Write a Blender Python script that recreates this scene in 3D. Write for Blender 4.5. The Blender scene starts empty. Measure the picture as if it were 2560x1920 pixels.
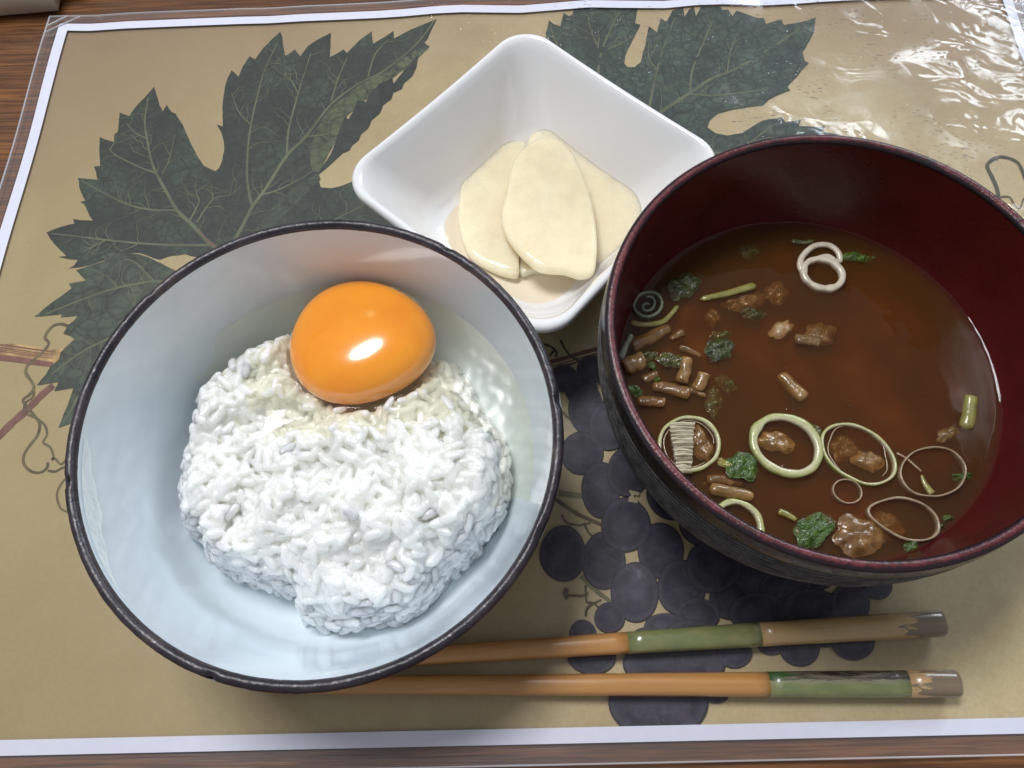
import bpy, bmesh, math, random
import numpy as np
from mathutils import Vector, Matrix, noise
from mathutils.geometry import delaunay_2d_cdt
from math import sin, cos, pi, radians, sqrt

random.seed(7)
S = bpy.context.scene
COL = S.collection

# ------------------------------------------------------------------ camera
F_PX = 1959.8                     # focal length in pixels of a 2560 px wide frame
CAM = Vector((-0.00752, -0.14355, 0.25485))
ROT = Matrix(((0.99949724, 0.02832567, 0.01424533),
              (-0.0202815, 0.91653475, -0.3994405),
              (-0.02437076, 0.39895076, 0.91664844)))
cd = bpy.data.cameras.new("camera")
cam = bpy.data.objects.new("camera", cd)
COL.objects.link(cam)
cam.matrix_world = Matrix.Translation(CAM) @ ROT.to_4x4()
cd.sensor_width = 36.0
cd.lens = F_PX / 2560 * 36
cd.clip_start = 0.01
cd.clip_end = 50
S.camera = cam

# ------------------------------------------------------------------ light
W = bpy.data.worlds.new("World")
S.world = W
W.use_nodes = True
W.node_tree.nodes["Background"].inputs[0].default_value = (0.90, 0.94, 1.0, 1)
W.node_tree.nodes["Background"].inputs[1].default_value = 0.33

def lamp(name, loc, target, sx, sy, power, color):
    ld = bpy.data.lights.new(name, 'AREA')
    ld.shape = 'ELLIPSE' if name == 'ceiling_lamp' else 'RECTANGLE'; ld.size = sx; ld.size_y = sy
    ld.energy = power; ld.color = color
    o = bpy.data.objects.new(name, ld)
    COL.objects.link(o)
    o.location = loc
    o.rotation_euler = (Vector(target) - Vector(loc)).to_track_quat('-Z', 'Y').to_euler()
    return o
lamp("ceiling_lamp", (-0.36, 0.40, 1.45), (0, -0.03, 0), 0.62, 0.40, 19.0, (0.98, 0.985, 1.0))
# a window of two sashes, up and to the right
for k, dx in enumerate((-0.22, 0.22)):
    lamp("window_light", (1.35 + dx * 0.78, 1.75 - dx * 0.62, 1.30), (0.1, 0.05, 0), 0.36, 0.60, 11.0, (0.80, 0.90, 1.0))

S.view_settings.view_transform = 'Standard'
S.view_settings.look = 'None'
S.view_settings.exposure = 0
S.view_settings.gamma = 1
S.render.engine = 'CYCLES'
S.cycles.use_denoising = True
S.cycles.max_bounces = 10
S.cycles.diffuse_bounces = 6
S.cycles.transparent_max_bounces = 16
S.cycles.volume_bounces = 2
S.cycles.caustics_reflective = False
S.cycles.caustics_refractive = False
S.cycles.sample_clamp_indirect = 4.0

# ------------------------------------------------------------------ helpers
def P(px, py, z=0.0):
    """point of the scene at height z seen at a pixel of the 2560 x 1920 photograph"""
    d = ROT @ Vector(((px - 1280) / F_PX, -(py - 960) / F_PX, -1))
    t = (z - CAM.z) / d.z
    return CAM + d * t

def zm(ox, oy, s):
    return lambda a, b, z=0.0: P(ox + a * s, oy + b * s, z)
Z1 = zm(0, 0, .5787); Z2 = zm(1280, 0, .5787); Z4 = zm(1280, 960, .5787)
ZL = zm(0, 560, .458); ZR = zm(2200, 0, .422); ZG = zm(1340, 840, .3376)
SA = zm(1500, 560, .3254); SB = zm(1500, 960, .4792); ZD = zm(860, 60, .4942)
ZE = zm(420, 640, .6026)

def sm(a, b, x):
    t = max(0.0, min(1.0, (x - a) / (b - a))); return t * t * (3 - 2 * t)

def link(name, me, mat=None, parent=None):
    o = bpy.data.objects.new(name, me)
    COL.objects.link(o)
    if mat is not None and me is not None and len(me.materials) == 0:
        me.materials.append(mat)
    if parent is not None: o.parent = parent
    return o

def mesh(name, verts, faces, mat=None, parent=None, smooth=True):
    me = bpy.data.meshes.new(name)
    me.from_pydata([tuple(v) for v in verts], [], faces)
    me.update()
    if smooth: me.polygons.foreach_set("use_smooth", [True] * len(me.polygons))
    return link(name, me, mat, parent)

def empty(name, loc=(0, 0, 0)):
    o = bpy.data.objects.new(name, None)
    o.empty_display_size = 0.01
    COL.objects.link(o); o.location = loc
    return o

def tag(o, label=None, cat=None, group=None, kind=None):
    if label: o['label'] = label
    if cat: o['category'] = cat
    if group: o['group'] = group
    if kind: o['kind'] = kind
    return o

class MB:
    def __init__(s): s.v = []; s.f = []
    def add(s, vs, fs):
        n = len(s.v); s.v += [tuple(v) for v in vs]
        s.f += [tuple(i + n for i in f) for f in fs]
    def build(s, name, mat, parent=None, smooth=True):
        return mesh(name, s.v, s.f, mat, parent, smooth)

def lathe(prof, n=160, warp=None, closed=False):
    vs, fs = [], []
    for r, z in prof:
        for i in range(n):
            a = 2 * pi * i / n
            p = Vector((r * cos(a), r * sin(a), z))
            vs.append(warp(p) if warp else p)
    m = len(prof)
    for j in range(m - 1 if not closed else m):
        for i in range(n):
            a, b = j * n + i, j * n + (i + 1) % n
            c, d = ((j + 1) % m) * n + (i + 1) % n, ((j + 1) % m) * n + i
            fs.append((a, b, c, d))
    return vs, fs

def crom(pts, per=6, closed=True):
    """Catmull-Rom through 2-D/3-D points"""
    P_ = [Vector(p) for p in pts]; n = len(P_); out = []
    rng = range(n) if closed else range(n - 1)
    for i in rng:
        if closed: a, b, c, d = P_[i - 1], P_[i], P_[(i + 1) % n], P_[(i + 2) % n]
        else: a, b, c, d = P_[max(i - 1, 0)], P_[i], P_[i + 1], P_[min(i + 2, n - 1)]
        for k in range(per):
            t = k / per
            out.append(0.5 * ((2 * b) + (c - a) * t + (2 * a - 5 * b + 4 * c - d) * t * t + (3 * b - a - 3 * c + d) * t ** 3))
    if not closed: out.append(P_[-1])
    return out

# ------------------------------------------------------------------ materials
class NT:
    def __init__(s, name):
        s.m = bpy.data.materials.new(name); s.m.use_nodes = True
        s.t = s.m.node_tree; s.n = s.t.nodes; s.l = s.t.links
        s.n.clear(); s.out = s.n.new('ShaderNodeOutputMaterial')
    def new(s, typ, **kw):
        x = s.n.new(typ)
        for k, v in kw.items(): setattr(x, k, v)
        return x
    def set(s, sock, v):
        if isinstance(v, bpy.types.NodeSocket): s.l.new(v, sock)
        elif isinstance(v, (tuple, list)) and len(v) == 3 and sock.type == 'RGBA': sock.default_value = (*v, 1)
        else: sock.default_value = v
    def obj(s): return s.new('ShaderNodeTexCoord').outputs['Object']
    def mapp(s, vec, sc=(1, 1, 1), rot=(0, 0, 0), loc=(0, 0, 0)):
        m = s.new('ShaderNodeMapping'); s.set(m.inputs['Vector'], vec)
        m.inputs['Scale'].default_value = sc; m.inputs['Rotation'].default_value = rot; m.inputs['Location'].default_value = loc
        return m.outputs[0]
    def noise(s, vec, scale, detail=3, rough=.5, dist=0):
        x = s.new('ShaderNodeTexNoise'); s.set(x.inputs['Vector'], vec)
        x.inputs['Scale'].default_value = scale; x.inputs['Detail'].default_value = detail
        x.inputs['Roughness'].default_value = rough; x.inputs['Distortion'].default_value = dist
        return x.outputs['Fac']
    def voro(s, vec, scale, feature='F1', out='Distance', rnd=1):
        x = s.new('ShaderNodeTexVoronoi'); x.feature = feature; s.set(x.inputs['Vector'], vec)
        x.inputs['Scale'].default_value = scale; x.inputs['Randomness'].default_value = rnd
        return x.outputs[out]
    def ramp(s, fac, stops, interp='LINEAR'):
        x = s.new('ShaderNodeValToRGB'); s.set(x.inputs[0], fac); cr = x.color_ramp; cr.interpolation = interp
        while len(cr.elements) < len(stops): cr.elements.new(0.5)
        for e, (p, c) in zip(cr.elements, stops):
            e.position = p; e.color = (*c, 1) if isinstance(c, (tuple, list)) else (c, c, c, 1)
        return x.outputs[0]
    def mix(s, f, a, b, mode='MIX'):
        x = s.new('ShaderNodeMix', data_type='RGBA', blend_type=mode)
        s.set(x.inputs[0], f); s.set(x.inputs[6], a); s.set(x.inputs[7], b)
        return x.outputs[2]
    def math(s, op, a, b=0.0, c=0.0):
        x = s.new('ShaderNodeMath', operation=op)
        s.set(x.inputs[0], a); s.set(x.inputs[1], b); s.set(x.inputs[2], c)
        return x.outputs[0]
    def xyz(s, vec):
        x = s.new('ShaderNodeSeparateXYZ'); s.set(x.inputs[0], vec); return x.outputs
    def bump(s, h, strength=1, dist=.001, normal=None):
        x = s.new('ShaderNodeBump'); s.set(x.inputs['Height'], h)
        x.inputs['Strength'].default_value = strength; x.inputs['Distance'].default_value = dist
        if normal is not None: s.set(x.inputs['Normal'], normal)
        return x.outputs[0]
    def front(s, f):
        g = s.new('ShaderNodeNewGeometry'); return s.math('MULTIPLY', f, s.math('SUBTRACT', 1.0, g.outputs['Backfacing']))
    def pbr(s, color, rough=.5, normal=None, **kw):
        x = s.new('ShaderNodeBsdfPrincipled')
        s.set(x.inputs['Base Color'], color); s.set(x.inputs['Roughness'], rough)
        if normal is not None: s.set(x.inputs['Normal'], normal)
        for k, v in kw.items(): s.set(x.inputs[k.replace('_', ' ')], v)
        s.l.new(x.outputs[0], s.out.inputs[0]); return x

def srgb(r, g, b):
    f = lambda c: (c / 255 / 12.92) if c / 255 < .04045 else ((c / 255 + .055) / 1.055) ** 2.4
    return (f(r), f(g), f(b))

def simple(name, col, rough=.5, var=.15, scale=300, bump=0.0, bdist=.0003, **kw):
    m = NT(name); o = m.obj(); n = m.noise(o, scale, 4)
    dark = tuple(c * (1 - var) for c in col); lite = tuple(min(1, c * (1 + var)) for c in col)
    nm = m.bump(n, bump, bdist) if bump else None
    m.pbr(m.ramp(n, [(.3, dark), (.7, lite)]), rough, nm, **kw); return m.m

# wood table
m = NT("table_wood"); o = m.obj()
g = m.mapp(o, (7, 120, 40), rot=(0, 0, radians(-3)))
n1 = m.noise(g, 1.0, 6, .62, 1.2); n2 = m.noise(m.mapp(o, (30, 900, 100), rot=(0, 0, radians(-3))), 1, 3, .6)
n3 = m.noise(m.mapp(o, (3, 14, 5)), 1, 3)
c = m.ramp(n1, [(.28, (.022, .008, .004)), (.42, (.10, .036, .012)), (.56, (.19, .072, .021)), (.75, (.28, .118, .036))])
c = m.mix(m.ramp(n2, [(.42, .75), (.56, 0.0)]), c, (.016, .006, .004))
c = m.mix(m.math('MULTIPLY', n3, .35), c, (.25, .11, .035))
m.pbr(c, m.ramp(n1, [(.3, .42), (.7, .26)]), m.bump(n2, .5, .0002)); M_WOOD = m.m

# printed paper: old parchment
m = NT("printed_parchment"); o = m.obj(); xs = m.xyz(o)
n1 = m.noise(o, 17, 6, .68); n2 = m.noise(o, 900, 2); n3 = m.noise(m.mapp(o, (5, 5, 5), loc=(3, 1, 0)), 1.4, 2)
c = m.ramp(n1, [(.3, (.40, .30, .150)), (.5, (.50, .395, .21)), (.68, (.58, .47, .27))])
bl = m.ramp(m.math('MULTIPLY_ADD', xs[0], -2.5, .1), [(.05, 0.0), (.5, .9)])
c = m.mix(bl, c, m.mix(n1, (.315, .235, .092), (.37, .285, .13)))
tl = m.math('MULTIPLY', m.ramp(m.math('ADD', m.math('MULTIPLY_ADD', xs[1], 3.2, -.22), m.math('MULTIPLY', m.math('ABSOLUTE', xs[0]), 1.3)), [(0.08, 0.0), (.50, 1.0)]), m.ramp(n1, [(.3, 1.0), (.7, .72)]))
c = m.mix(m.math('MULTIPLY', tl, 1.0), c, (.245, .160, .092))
c = m.mix(m.math('MULTIPLY', m.ramp(n2, [(.35, 1.0), (.65, 0.0)]), .14), c, (.22, .17, .09))
sp = m.voro(o, 26); c = m.mix(m.ramp(sp, [(.03, .6), (.055, 0.0)]), c, (.14, .095, .05))
m.pbr(c, .55); M_PAPER = m.m

M_WHITEPAPER = simple("white_paper", (.70, .71, .83), .5, .02)

def leafmat(name, dark, mid, lite, scale=270, lightpos=None):
    m = NT(name); o = m.obj(); w = m.noise(o, 60, 3)
    off = m.new('ShaderNodeVectorMath', operation='MULTIPLY_ADD')
    nn = m.new('ShaderNodeTexNoise'); m.set(nn.inputs['Vector'], o); nn.inputs['Scale'].default_value = 260
    m.set(off.inputs[0], nn.outputs['Color']); off.inputs[1].default_value = (.0045, .0045, 0); m.set(off.inputs[2], o)
    v = m.voro(off.outputs[0], scale, 'DISTANCE_TO_EDGE'); v2 = m.voro(off.outputs[0], scale * .45, 'DISTANCE_TO_EDGE')
    c = m.ramp(w, [(.32, dark), (.5, mid), (.68, lite)])
    c = m.mix(m.ramp(v, [(0.0, .65), (.10, .25), (.22, 0.0)]), c, tuple(x * .35 for x in dark))
    c = m.mix(m.ramp(v2, [(0.0, .85), (.05, 0.0)]), c, tuple(x * .3 for x in dark))
    hl = m.math('MULTIPLY', m.ramp(v, [(.3, 0.0), (.7, .16)]), m.noise(o, 35, 2))
    c = m.mix(hl, c, tuple(x * 1.9 for x in mid))
    c = m.mix(m.math('MULTIPLY', m.noise(o, 1400, 2), .25), c, (.03, .04, .03))
    m.pbr(c, .6); return m.m
M_LEAFA = leafmat("print_dark_green", (.010, .017, .010), (.020, .034, .020), (.036, .058, .034))
M_LEAFB = leafmat("print_mid_green", (.028, .040, .022), (.046, .066, .038), (.066, .090, .052), 190)
M_LEAFC = leafmat("print_grey_green", (.022, .038, .026), (.040, .064, .044), (.060, .090, .062), 250)
M_FOLD = leafmat("print_fold", (.010, .014, .010), (.018, .026, .018), (.03, .04, .026), 130)
M_UNDER = leafmat("print_underside", (.045, .060, .026), (.080, .095, .040), (.13, .14, .062), 190)
M_VEIN = simple("print_vein", (.095, .105, .052), .6, .3, 80)
M_VEINR = simple("print_vein_red", (.14, .085, .055), .6, .3, 80)
M_TEND = simple("print_tendril", (.115, .088, .038), .6, .45, 160)
M_TENDDK = simple("print_tendril_dark", (.05, .048, .03), .6, .3, 160)
M_REDSTEM = simple("print_red_stem", (.16, .062, .045), .6, .35, 140)
M_BRANCH = simple("print_branch_yellow", (.40, .25, .09), .6, .5, 220)
M_GREENST = simple("print_green_stem", (.17, .16, .07), .6, .3, 200)
M_CREAM = simple("print_cream", (.42, .35, .21), .6, .08, 60)

m = NT("print_grape"); o = m.obj(); ri = m.new('ShaderNodeObjectInfo').outputs['Random']
n = m.noise(o, 70, 5, .65); n2 = m.noise(o, 420, 4, .7)
c = m.ramp(n, [(.3, (.006, .005, .011)), (.50, (.017, .013, .024)), (.72, (.070, .056, .082))])
c = m.mix(m.math('MULTIPLY', ri, .5), c, (.020, .020, .040))
c = m.mix(m.math('MULTIPLY', m.ramp(n2, [(.5, 0.0), (.75, 1.0)]), .35), c, (.12, .11, .15))
uv = m.new('ShaderNodeAttribute', attribute_name='edge').outputs['Fac']
c = m.mix(m.math('MULTIPLY', m.ramp(uv, [(.15, .55), (.7, 0.0)]), m.ramp(m.noise(o, 160, 4, .6), [(.35, .2), (.65, 1.0)])), c, (.075, .066, .098))
c = m.mix(m.ramp(uv, [(.72, 0.0), (.92, .35)]), c, (.085, .075, .105))
c = m.mix(m.ramp(uv, [(.93, 0.0), (.985, .85)]), c, (.006, .005, .010))
m.pbr(c, .6); M_GRAPE = m.m

# clear laminate film: lets the print through, mirrors what is above it
m = NT("laminate_film"); o = m.obj(); xs = m.xyz(o)
w1 = m.noise(o, 20, 1.5, .5, .6); w2 = m.noise(m.mapp(o, (1, 1.3, 1), rot=(0, 0, .5)), 46, 2, .55, 1.2)
cr_ = m.math('ADD', m.math('MULTIPLY', xs[0], 5.2), m.math('MULTIPLY', xs[1], 5.5))
mask = m.ramp(cr_, [(.50, 0.0), (1.1, 1.0)])
patch = m.math('MULTIPLY', mask, m.ramp(m.noise(m.mapp(o, (1, 1, 1), loc=(.3, .1, 0)), 17, 2), [(.44, .12), (.58, 1.0)]))
dc = m.mapp(o, (1, 1.8, 1), rot=(0, 0, -.5)); vor = m.voro(dc, 300, 'F1'); vor2 = m.voro(dc, 130, 'F1')
drops = m.math('ADD', m.ramp(vor, [(.10, 1.0), (.28, 0.0)]), m.math('MULTIPLY', m.ramp(vor2, [(.06, 1.0), (.20, 0.0)]), 1.2))
dm = m.math('MULTIPLY', m.ramp(m.noise(o, 40, 3), [(.46, 0.0), (.56, 1.0)]), mask)
h = m.math('ADD', m.math('MULTIPLY', w1, .0007), m.math('MULTIPLY', m.math('MULTIPLY', w2, patch), .0016))
h = m.math('ADD', h, m.math('MULTIPLY', m.math('MULTIPLY', drops, dm), .0009))
h = m.math('ADD', h, m.math('MULTIPLY', m.noise(o, 260, 2, .5), .00002))
nb = m.bump(h, 1.0, 1.0)
gl = m.new('ShaderNodeBsdfGlossy'); m.set(gl.inputs['Normal'], nb)
m.set(gl.inputs['Roughness'], m.ramp(m.noise(o, 120, 4), [(.35, .06), (.65, .18)]))
tr = m.new('ShaderNodeBsdfTransparent'); m.set(tr.inputs[0], (.97, .97, .97))
df = m.new('ShaderNodeBsdfDiffuse'); m.set(df.inputs[0], (.75, .78, .85))
fr = m.new('ShaderNodeFresnel'); fr.inputs[0].default_value = 1.43; m.set(fr.inputs['Normal'], nb); frf = m.front(fr.outputs[0])
ex = m.math('MAXIMUM', m.math('SUBTRACT', m.math('ABSOLUTE', xs[0]), .2105), m.math('SUBTRACT', m.math('ABSOLUTE', xs[1]), .1487))
m1 = m.new('ShaderNodeMixShader'); m.set(m1.inputs[0], m.math('ADD', .004, m.math('MULTIPLY', m.math('GREATER_THAN', ex, 0.0), .05)))
m.l.new(tr.outputs[0], m1.inputs[1]); m.l.new(df.outputs[0], m1.inputs[2])
m2 = m.new('ShaderNodeMixShader'); m.set(m2.inputs[0], frf)
m.l.new(m1.outputs[0], m2.inputs[1]); m.l.new(gl.outputs[0], m2.inputs[2]); m.l.new(m2.outputs[0], m.out.inputs[0])
M_FILM = m.m

def clearliquid(name, tint, ior=1.35, rough=.02, bump=None, haze=0.0, hazec=(.8, .8, .6)):
    m = NT(name); o = m.obj()
    nb = m.bump(m.noise(o, bump[0], 2), 1.0, bump[1]) if bump else None
    tr = m.new('ShaderNodeBsdfTransparent'); m.set(tr.inputs[0], tint)
    gl = m.new('ShaderNodeBsdfGlossy'); gl.inputs['Roughness'].default_value = rough
    fr = m.new('ShaderNodeFresnel'); fr.inputs[0].default_value = ior
    if nb is not None: m.set(gl.inputs['Normal'], nb); m.set(fr.inputs['Normal'], nb)
    base = tr
    if haze:
        df = m.new('ShaderNodeBsdfDiffuse'); m.set(df.inputs[0], hazec)
        base = m.new('ShaderNodeMixShader'); base.inputs[0].default_value = haze
        m.l.new(tr.outputs[0], base.inputs[1]); m.l.new(df.outputs[0], base.inputs[2])
    mx = m.new('ShaderNodeMixShader'); m.set(mx.inputs[0], m.front(fr.outputs[0]))
    m.l.new(base.outputs[0], mx.inputs[1]); m.l.new(gl.outputs[0], mx.inputs[2]); m.l.new(mx.outputs[0], m.out.inputs[0])
    return m

M_EDGE = clearliquid("film_cut_edge", (.9, .9, .92), 1.5, .2, haze=.35, hazec=(.8, .8, .85)).m
M_WHITE_EGG = clearliquid("egg_white_liquid", (.985, .978, .89), 1.42, .11, (80, .0003), haze=.03, hazec=(.8, .78, .5)).m

# ceramics, lacquer
m = NT("pale_blue_glaze"); o = m.obj(); n = m.noise(o, 30, 3)
sc = m.ramp(m.noise(m.mapp(o, (60, 400, 60)), 1, 4, .7), [(.62, 0.0), (.72, 1.0)])
c = m.ramp(n, [(.3, (.68, .755, .815)), (.7, (.72, .79, .85))])
m.pbr(c, m.math('MULTIPLY_ADD', sc, .15, .10), m.bump(n, .2, .002), Specular_IOR_Level=.5, Coat_Weight=.3, Coat_Roughness=.05); M_BLUE = m.m
m = NT("dark_rim_glaze"); o = m.obj(); n = m.noise(o, 500, 4, .65); n2 = m.noise(o, 90, 3)
c = m.ramp(n2, [(.35, (.012, .010, .016)), (.6, (.035, .028, .036)), (.8, (.10, .07, .06))])
m.pbr(c, m.ramp(n, [(.3, .22), (.7, .5)]), m.bump(n, .5, .0005), Specular_IOR_Level=.5); M_RIM = m.m
m = NT("white_porcelain"); o = m.obj()
m.pbr(m.ramp(m.noise(o, 20, 2), [(.3, (.76, .76, .765)), (.7, (.79, .79, .795))]), .12, None, Subsurface_Weight=.25, Subsurface_Radius=(1, .8, .7), Subsurface_Scale=.002, Coat_Weight=.4, Coat_Roughness=.04); M_PORC = m.m
m = NT("red_lacquer"); o = m.obj(); n = m.noise(o, 60, 4, .6)
c = m.ramp(n, [(.3, (.062, .004, .006)), (.7, (.095, .006, .008))])
spk = m.ramp(m.voro(o, 420), [(.04, 1.0), (.07, 0.0)])
m.pbr(m.mix(m.math('MULTIPLY', spk, .12), c, (.3, .08, .06)), m.ramp(n, [(.3, .24), (.7, .34)]), m.bump(m.noise(o, 700, 3), .25, .0003)); M_RED = m.m
m = NT("black_lacquer"); o = m.obj(); n = m.noise(o, 250, 4, .6)
rg = m.new('ShaderNodeAttribute', attribute_name='ridge').outputs['Fac']  # paler rib peaks: bright reflections on the ribs painted into the lacquer colour
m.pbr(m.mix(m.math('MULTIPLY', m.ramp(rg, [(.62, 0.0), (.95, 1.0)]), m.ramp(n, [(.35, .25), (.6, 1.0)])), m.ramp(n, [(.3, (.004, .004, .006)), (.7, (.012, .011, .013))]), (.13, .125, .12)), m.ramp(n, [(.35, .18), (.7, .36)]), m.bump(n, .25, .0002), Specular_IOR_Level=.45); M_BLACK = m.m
m = NT("worn_lacquer_rim"); o = m.obj(); n = m.noise(o, 160, 5, .7); n2 = m.noise(o, 900, 3, .7)
h_ = m.new('ShaderNodeAttribute', attribute_name='edge').outputs['Fac']
n3 = m.noise(o, 22, 2)
fac = m.math('ADD', m.math('ADD', h_, m.math('MULTIPLY', m.math('SUBTRACT', n3, .5), .5)), m.math('MULTIPLY', m.math('SUBTRACT', m.math('ADD', n, m.math('MULTIPLY', n2, .7)), .85), .8))
c = m.ramp(fac, [(.04, (.14, .026, .030)), (.18, (.085, .012, .015)), (.33, (.020, .008, .012)), (.8, (.008, .008, .012))])
m.pbr(c, .3, m.bump(n2, .5, .0004)); M_WORN = m.m

# food
def sss(name, col, rough, scale=.003, rad=(1, .9, .7), w=.6, bump=None, var=.06, coat=0, vs=250, spec=.5):
    m = NT(name); o = m.obj(); n = m.noise(o, vs, 3)
    nb = m.bump(m.noise(o, bump[0], 3, .6), bump[2] if len(bump) > 2 else 1.0, bump[1]) if bump else None
    m.pbr(m.ramp(n, [(.3, tuple(c * (1 - var) for c in col)), (.7, tuple(min(1, c * (1 + var)) for c in col))]), rough, nb,
          Subsurface_Weight=w, Subsurface_Radius=rad, Subsurface_Scale=scale, Coat_Weight=coat, Coat_Roughness=.05, Specular_IOR_Level=spec)
    return m.m
def ricemat(name, col, bump, tl=.35):
    m = NT(name); o = m.obj(); n = m.noise(o, 240, 3); nb = m.bump(m.noise(o, bump[0], 3, .6), 1.0, bump[1])
    c = m.ramp(n, [(.3, tuple(x * .96 for x in col)), (.7, tuple(min(1, x * 1.03) for x in col))])
    b = m.pbr(c, .26, nb, Specular_IOR_Level=.6, Coat_Weight=.3, Coat_Roughness=.12)
    t = m.new('ShaderNodeBsdfTranslucent'); m.set(t.inputs[0], c)
    x = m.new('ShaderNodeMixShader'); x.inputs[0].default_value = tl
    m.l.new(b.outputs[0], x.inputs[1]); m.l.new(t.outputs[0], x.inputs[2]); m.l.new(x.outputs[0], m.out.inputs[0])
    return m.m
M_RICE = sss("cooked_rice_grain", (.85, .85, .815), .20, .0070, (1, 1, .9), .95, (1100, .00025), .07, .5, 70)
M_RICE2 = sss("cooked_rice_base", (.85, .85, .80), .20, .0070, (1, 1, .88), .95, (800, .0005), .08, .5, 70)
m = NT("yolk"); o = m.obj(); n = m.noise(o, 55, 4, .6)
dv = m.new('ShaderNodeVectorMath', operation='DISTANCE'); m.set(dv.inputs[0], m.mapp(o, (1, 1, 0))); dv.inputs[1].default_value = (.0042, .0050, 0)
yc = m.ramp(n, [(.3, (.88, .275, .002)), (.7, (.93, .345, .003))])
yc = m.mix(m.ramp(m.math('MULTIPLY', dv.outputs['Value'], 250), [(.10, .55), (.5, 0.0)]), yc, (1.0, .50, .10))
m.pbr(yc, .14, m.bump(n, .25, .0008), Subsurface_Weight=.3, Subsurface_Radius=(1, .4, .1), Subsurface_Scale=.004,
      Specular_IOR_Level=.75, Coat_Weight=1.0, Coat_Roughness=.16, Coat_IOR=1.6); M_YOLK = m.m
M_DAIKON = sss("pickled_radish", (.85, .725, .50), .22, .008, (1, .9, .7), 1.0, (2200, .00035, 1.0), .05, .35, 160)
m = NT("scallion_pale"); o = m.obj(); n = m.noise(o, 500, 3, .6)
e_ = m.new('ShaderNodeAttribute', attribute_name='edge').outputs['Fac']
c = m.ramp(m.math('ADD', e_, m.math('MULTIPLY', m.math('SUBTRACT', n, .5), .6)), [(.1, (.56, .54, .36)), (.6, (.46, .47, .22)), (.95, (.34, .37, .13))])
m.pbr(c, .25, m.bump(n, .6, .0005), Subsurface_Weight=.4, Subsurface_Radius=(1, 1, .5), Subsurface_Scale=.0012, Coat_Weight=.3, Coat_Roughness=.08); M_SCAL = m.m
M_SCALW = sss("scallion_white", (.62, .55, .44), .3, .0012, (1, .9, .7), .4, (900, .0003), .12, .5)
M_SCALG = sss("scallion_grey_green", (.22, .26, .17), .3, .001, (1, 1, .5), .3, (900, .0003), .2, .5)
M_THIN = sss("scallion_thin_skin", (.33, .25, .16), .3, .001, (1, .9, .5), .3, (900, .0003), .2, .5)
M_MUSH = sss("mushroom_piece", (.25, .145, .050), .25, .0015, (1, .6, .3), .4, (420, .0004), .35, .35, 260)
M_MUSHD = sss("mushroom_brown", (.18, .090, .027), .25, .0015, (1, .6, .3), .25, (420, .0004), .4, .35, 260)
M_FLUFF = sss("soft_flake", (.21, .125, .048), .3, .0015, (1, .6, .3), .4, (420, .0010), .25, .4)
M_GREEN = sss("wilted_green_leaf", (.045, .095, .008), .35, .0008, (.5, 1, .3), .0, (700, .0010), .5, .25, 500)
M_GREEND = sss("dark_green_leaf", (.040, .052, .010), .35, .0008, (.5, 1, .3), .0, (700, .0010), .5, .25, 500)
M_GREENY = sss("olive_green_leaf", (.075, .080, .015), .3, .0008, (.5, 1, .3), .15, (700, .0010), .5, .8, 500)
M_STEM = sss("yellow_green_stem", (.27, .25, .065), .3, .001, (1, 1, .4), .3, (500, .0004), .25, .6)
m = NT("ribbed_strip"); o = m.obj()
n = m.noise(m.mapp(o, (200, 2600, 200), rot=(0, 0, .06)), 1, 2)
m.pbr(m.ramp(n, [(.35, (.16, .12, .06)), (.6, (.55, .50, .34))]), .3, m.bump(n, .8, .0006), Coat_Weight=.6); M_RIB = m.m

# soup: clear skin, murky inside
m = clearliquid("miso_soup", (1, 1, 1), 1.34, .015, (70, .0006))
va = m.new('ShaderNodeVolumeAbsorption'); va.inputs[0].default_value = (.70, .43, .04, 1); va.inputs[1].default_value = 540
vs_ = m.new('ShaderNodeVolumeScatter'); vs_.inputs[0].default_value = (.90, .60, .26, 1); vs_.inputs[1].default_value = 125; vs_.inputs['Anisotropy'].default_value = .2
vol = m.new('ShaderNodeAddShader'); m.l.new(va.outputs[0], vol.inputs[0]); m.l.new(vs_.outputs[0], vol.inputs[1])
m.l.new(vol.outputs[0], m.out.inputs['Volume']); M_SOUP = m.m
M_SEDI = simple("miso_sediment", (.58, .31, .08), .7, .30, 30)
M_BUB = clearliquid("bubble_skin", (.93, .90, .85), 1.6, .03).m

# chopstick wood
def stickmat(name, a, b, worn=False):
    m = NT(name); o = m.obj()
    n = m.noise(m.mapp(o, (14, 260, 260)), 1, 5, .6, .8); c = m.ramp(n, [(.3, a), (.7, b)])
    if worn:
        x = m.xyz(o)[0]
        k = m.math('ADD', m.math('MULTIPLY', m.math('ADD', x, -.0975), 55), m.math('MULTIPLY', m.noise(m.mapp(o, (60, 420, 420)), 1, 6, .75, 1.2), 1.8))
        c = m.mix(m.ramp(k, [(.95, 0.0), (1.35, .8)]), c, m.mix(n, (.05, .04, .035), (.20, .165, .13)))
    m.pbr(c, m.ramp(n, [(.3, .22), (.7, .34)]), m.bump(n, .3, .0002), Coat_Weight=.35, Coat_Roughness=.15); return m.m
M_CHOP = stickmat("chopstick_wood", (.40, .185, .055), (.55, .275, .090))
M_CHOPE = stickmat("chopstick_wood_end", (.42, .27, .115), (.52, .35, .16), True)
M_CHOPE2 = stickmat("chopstick_pale_end", (.52, .33, .15), (.60, .40, .20), True)
m = NT("green_band_paint"); o = m.obj(); n = m.noise(m.mapp(o, (90, 260, 260)), 1, 4, .6)
m.pbr(m.ramp(n, [(.3, (.12, .16, .06)), (.55, (.19, .20, .075)), (.75, (.26, .23, .10))]), .28, m.bump(n, .4, .0003), Coat_Weight=.5, Coat_Roughness=.1); M_BAND = m.m
m = NT("green_band_worn"); o = m.obj(); x = m.xyz(o)
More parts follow.
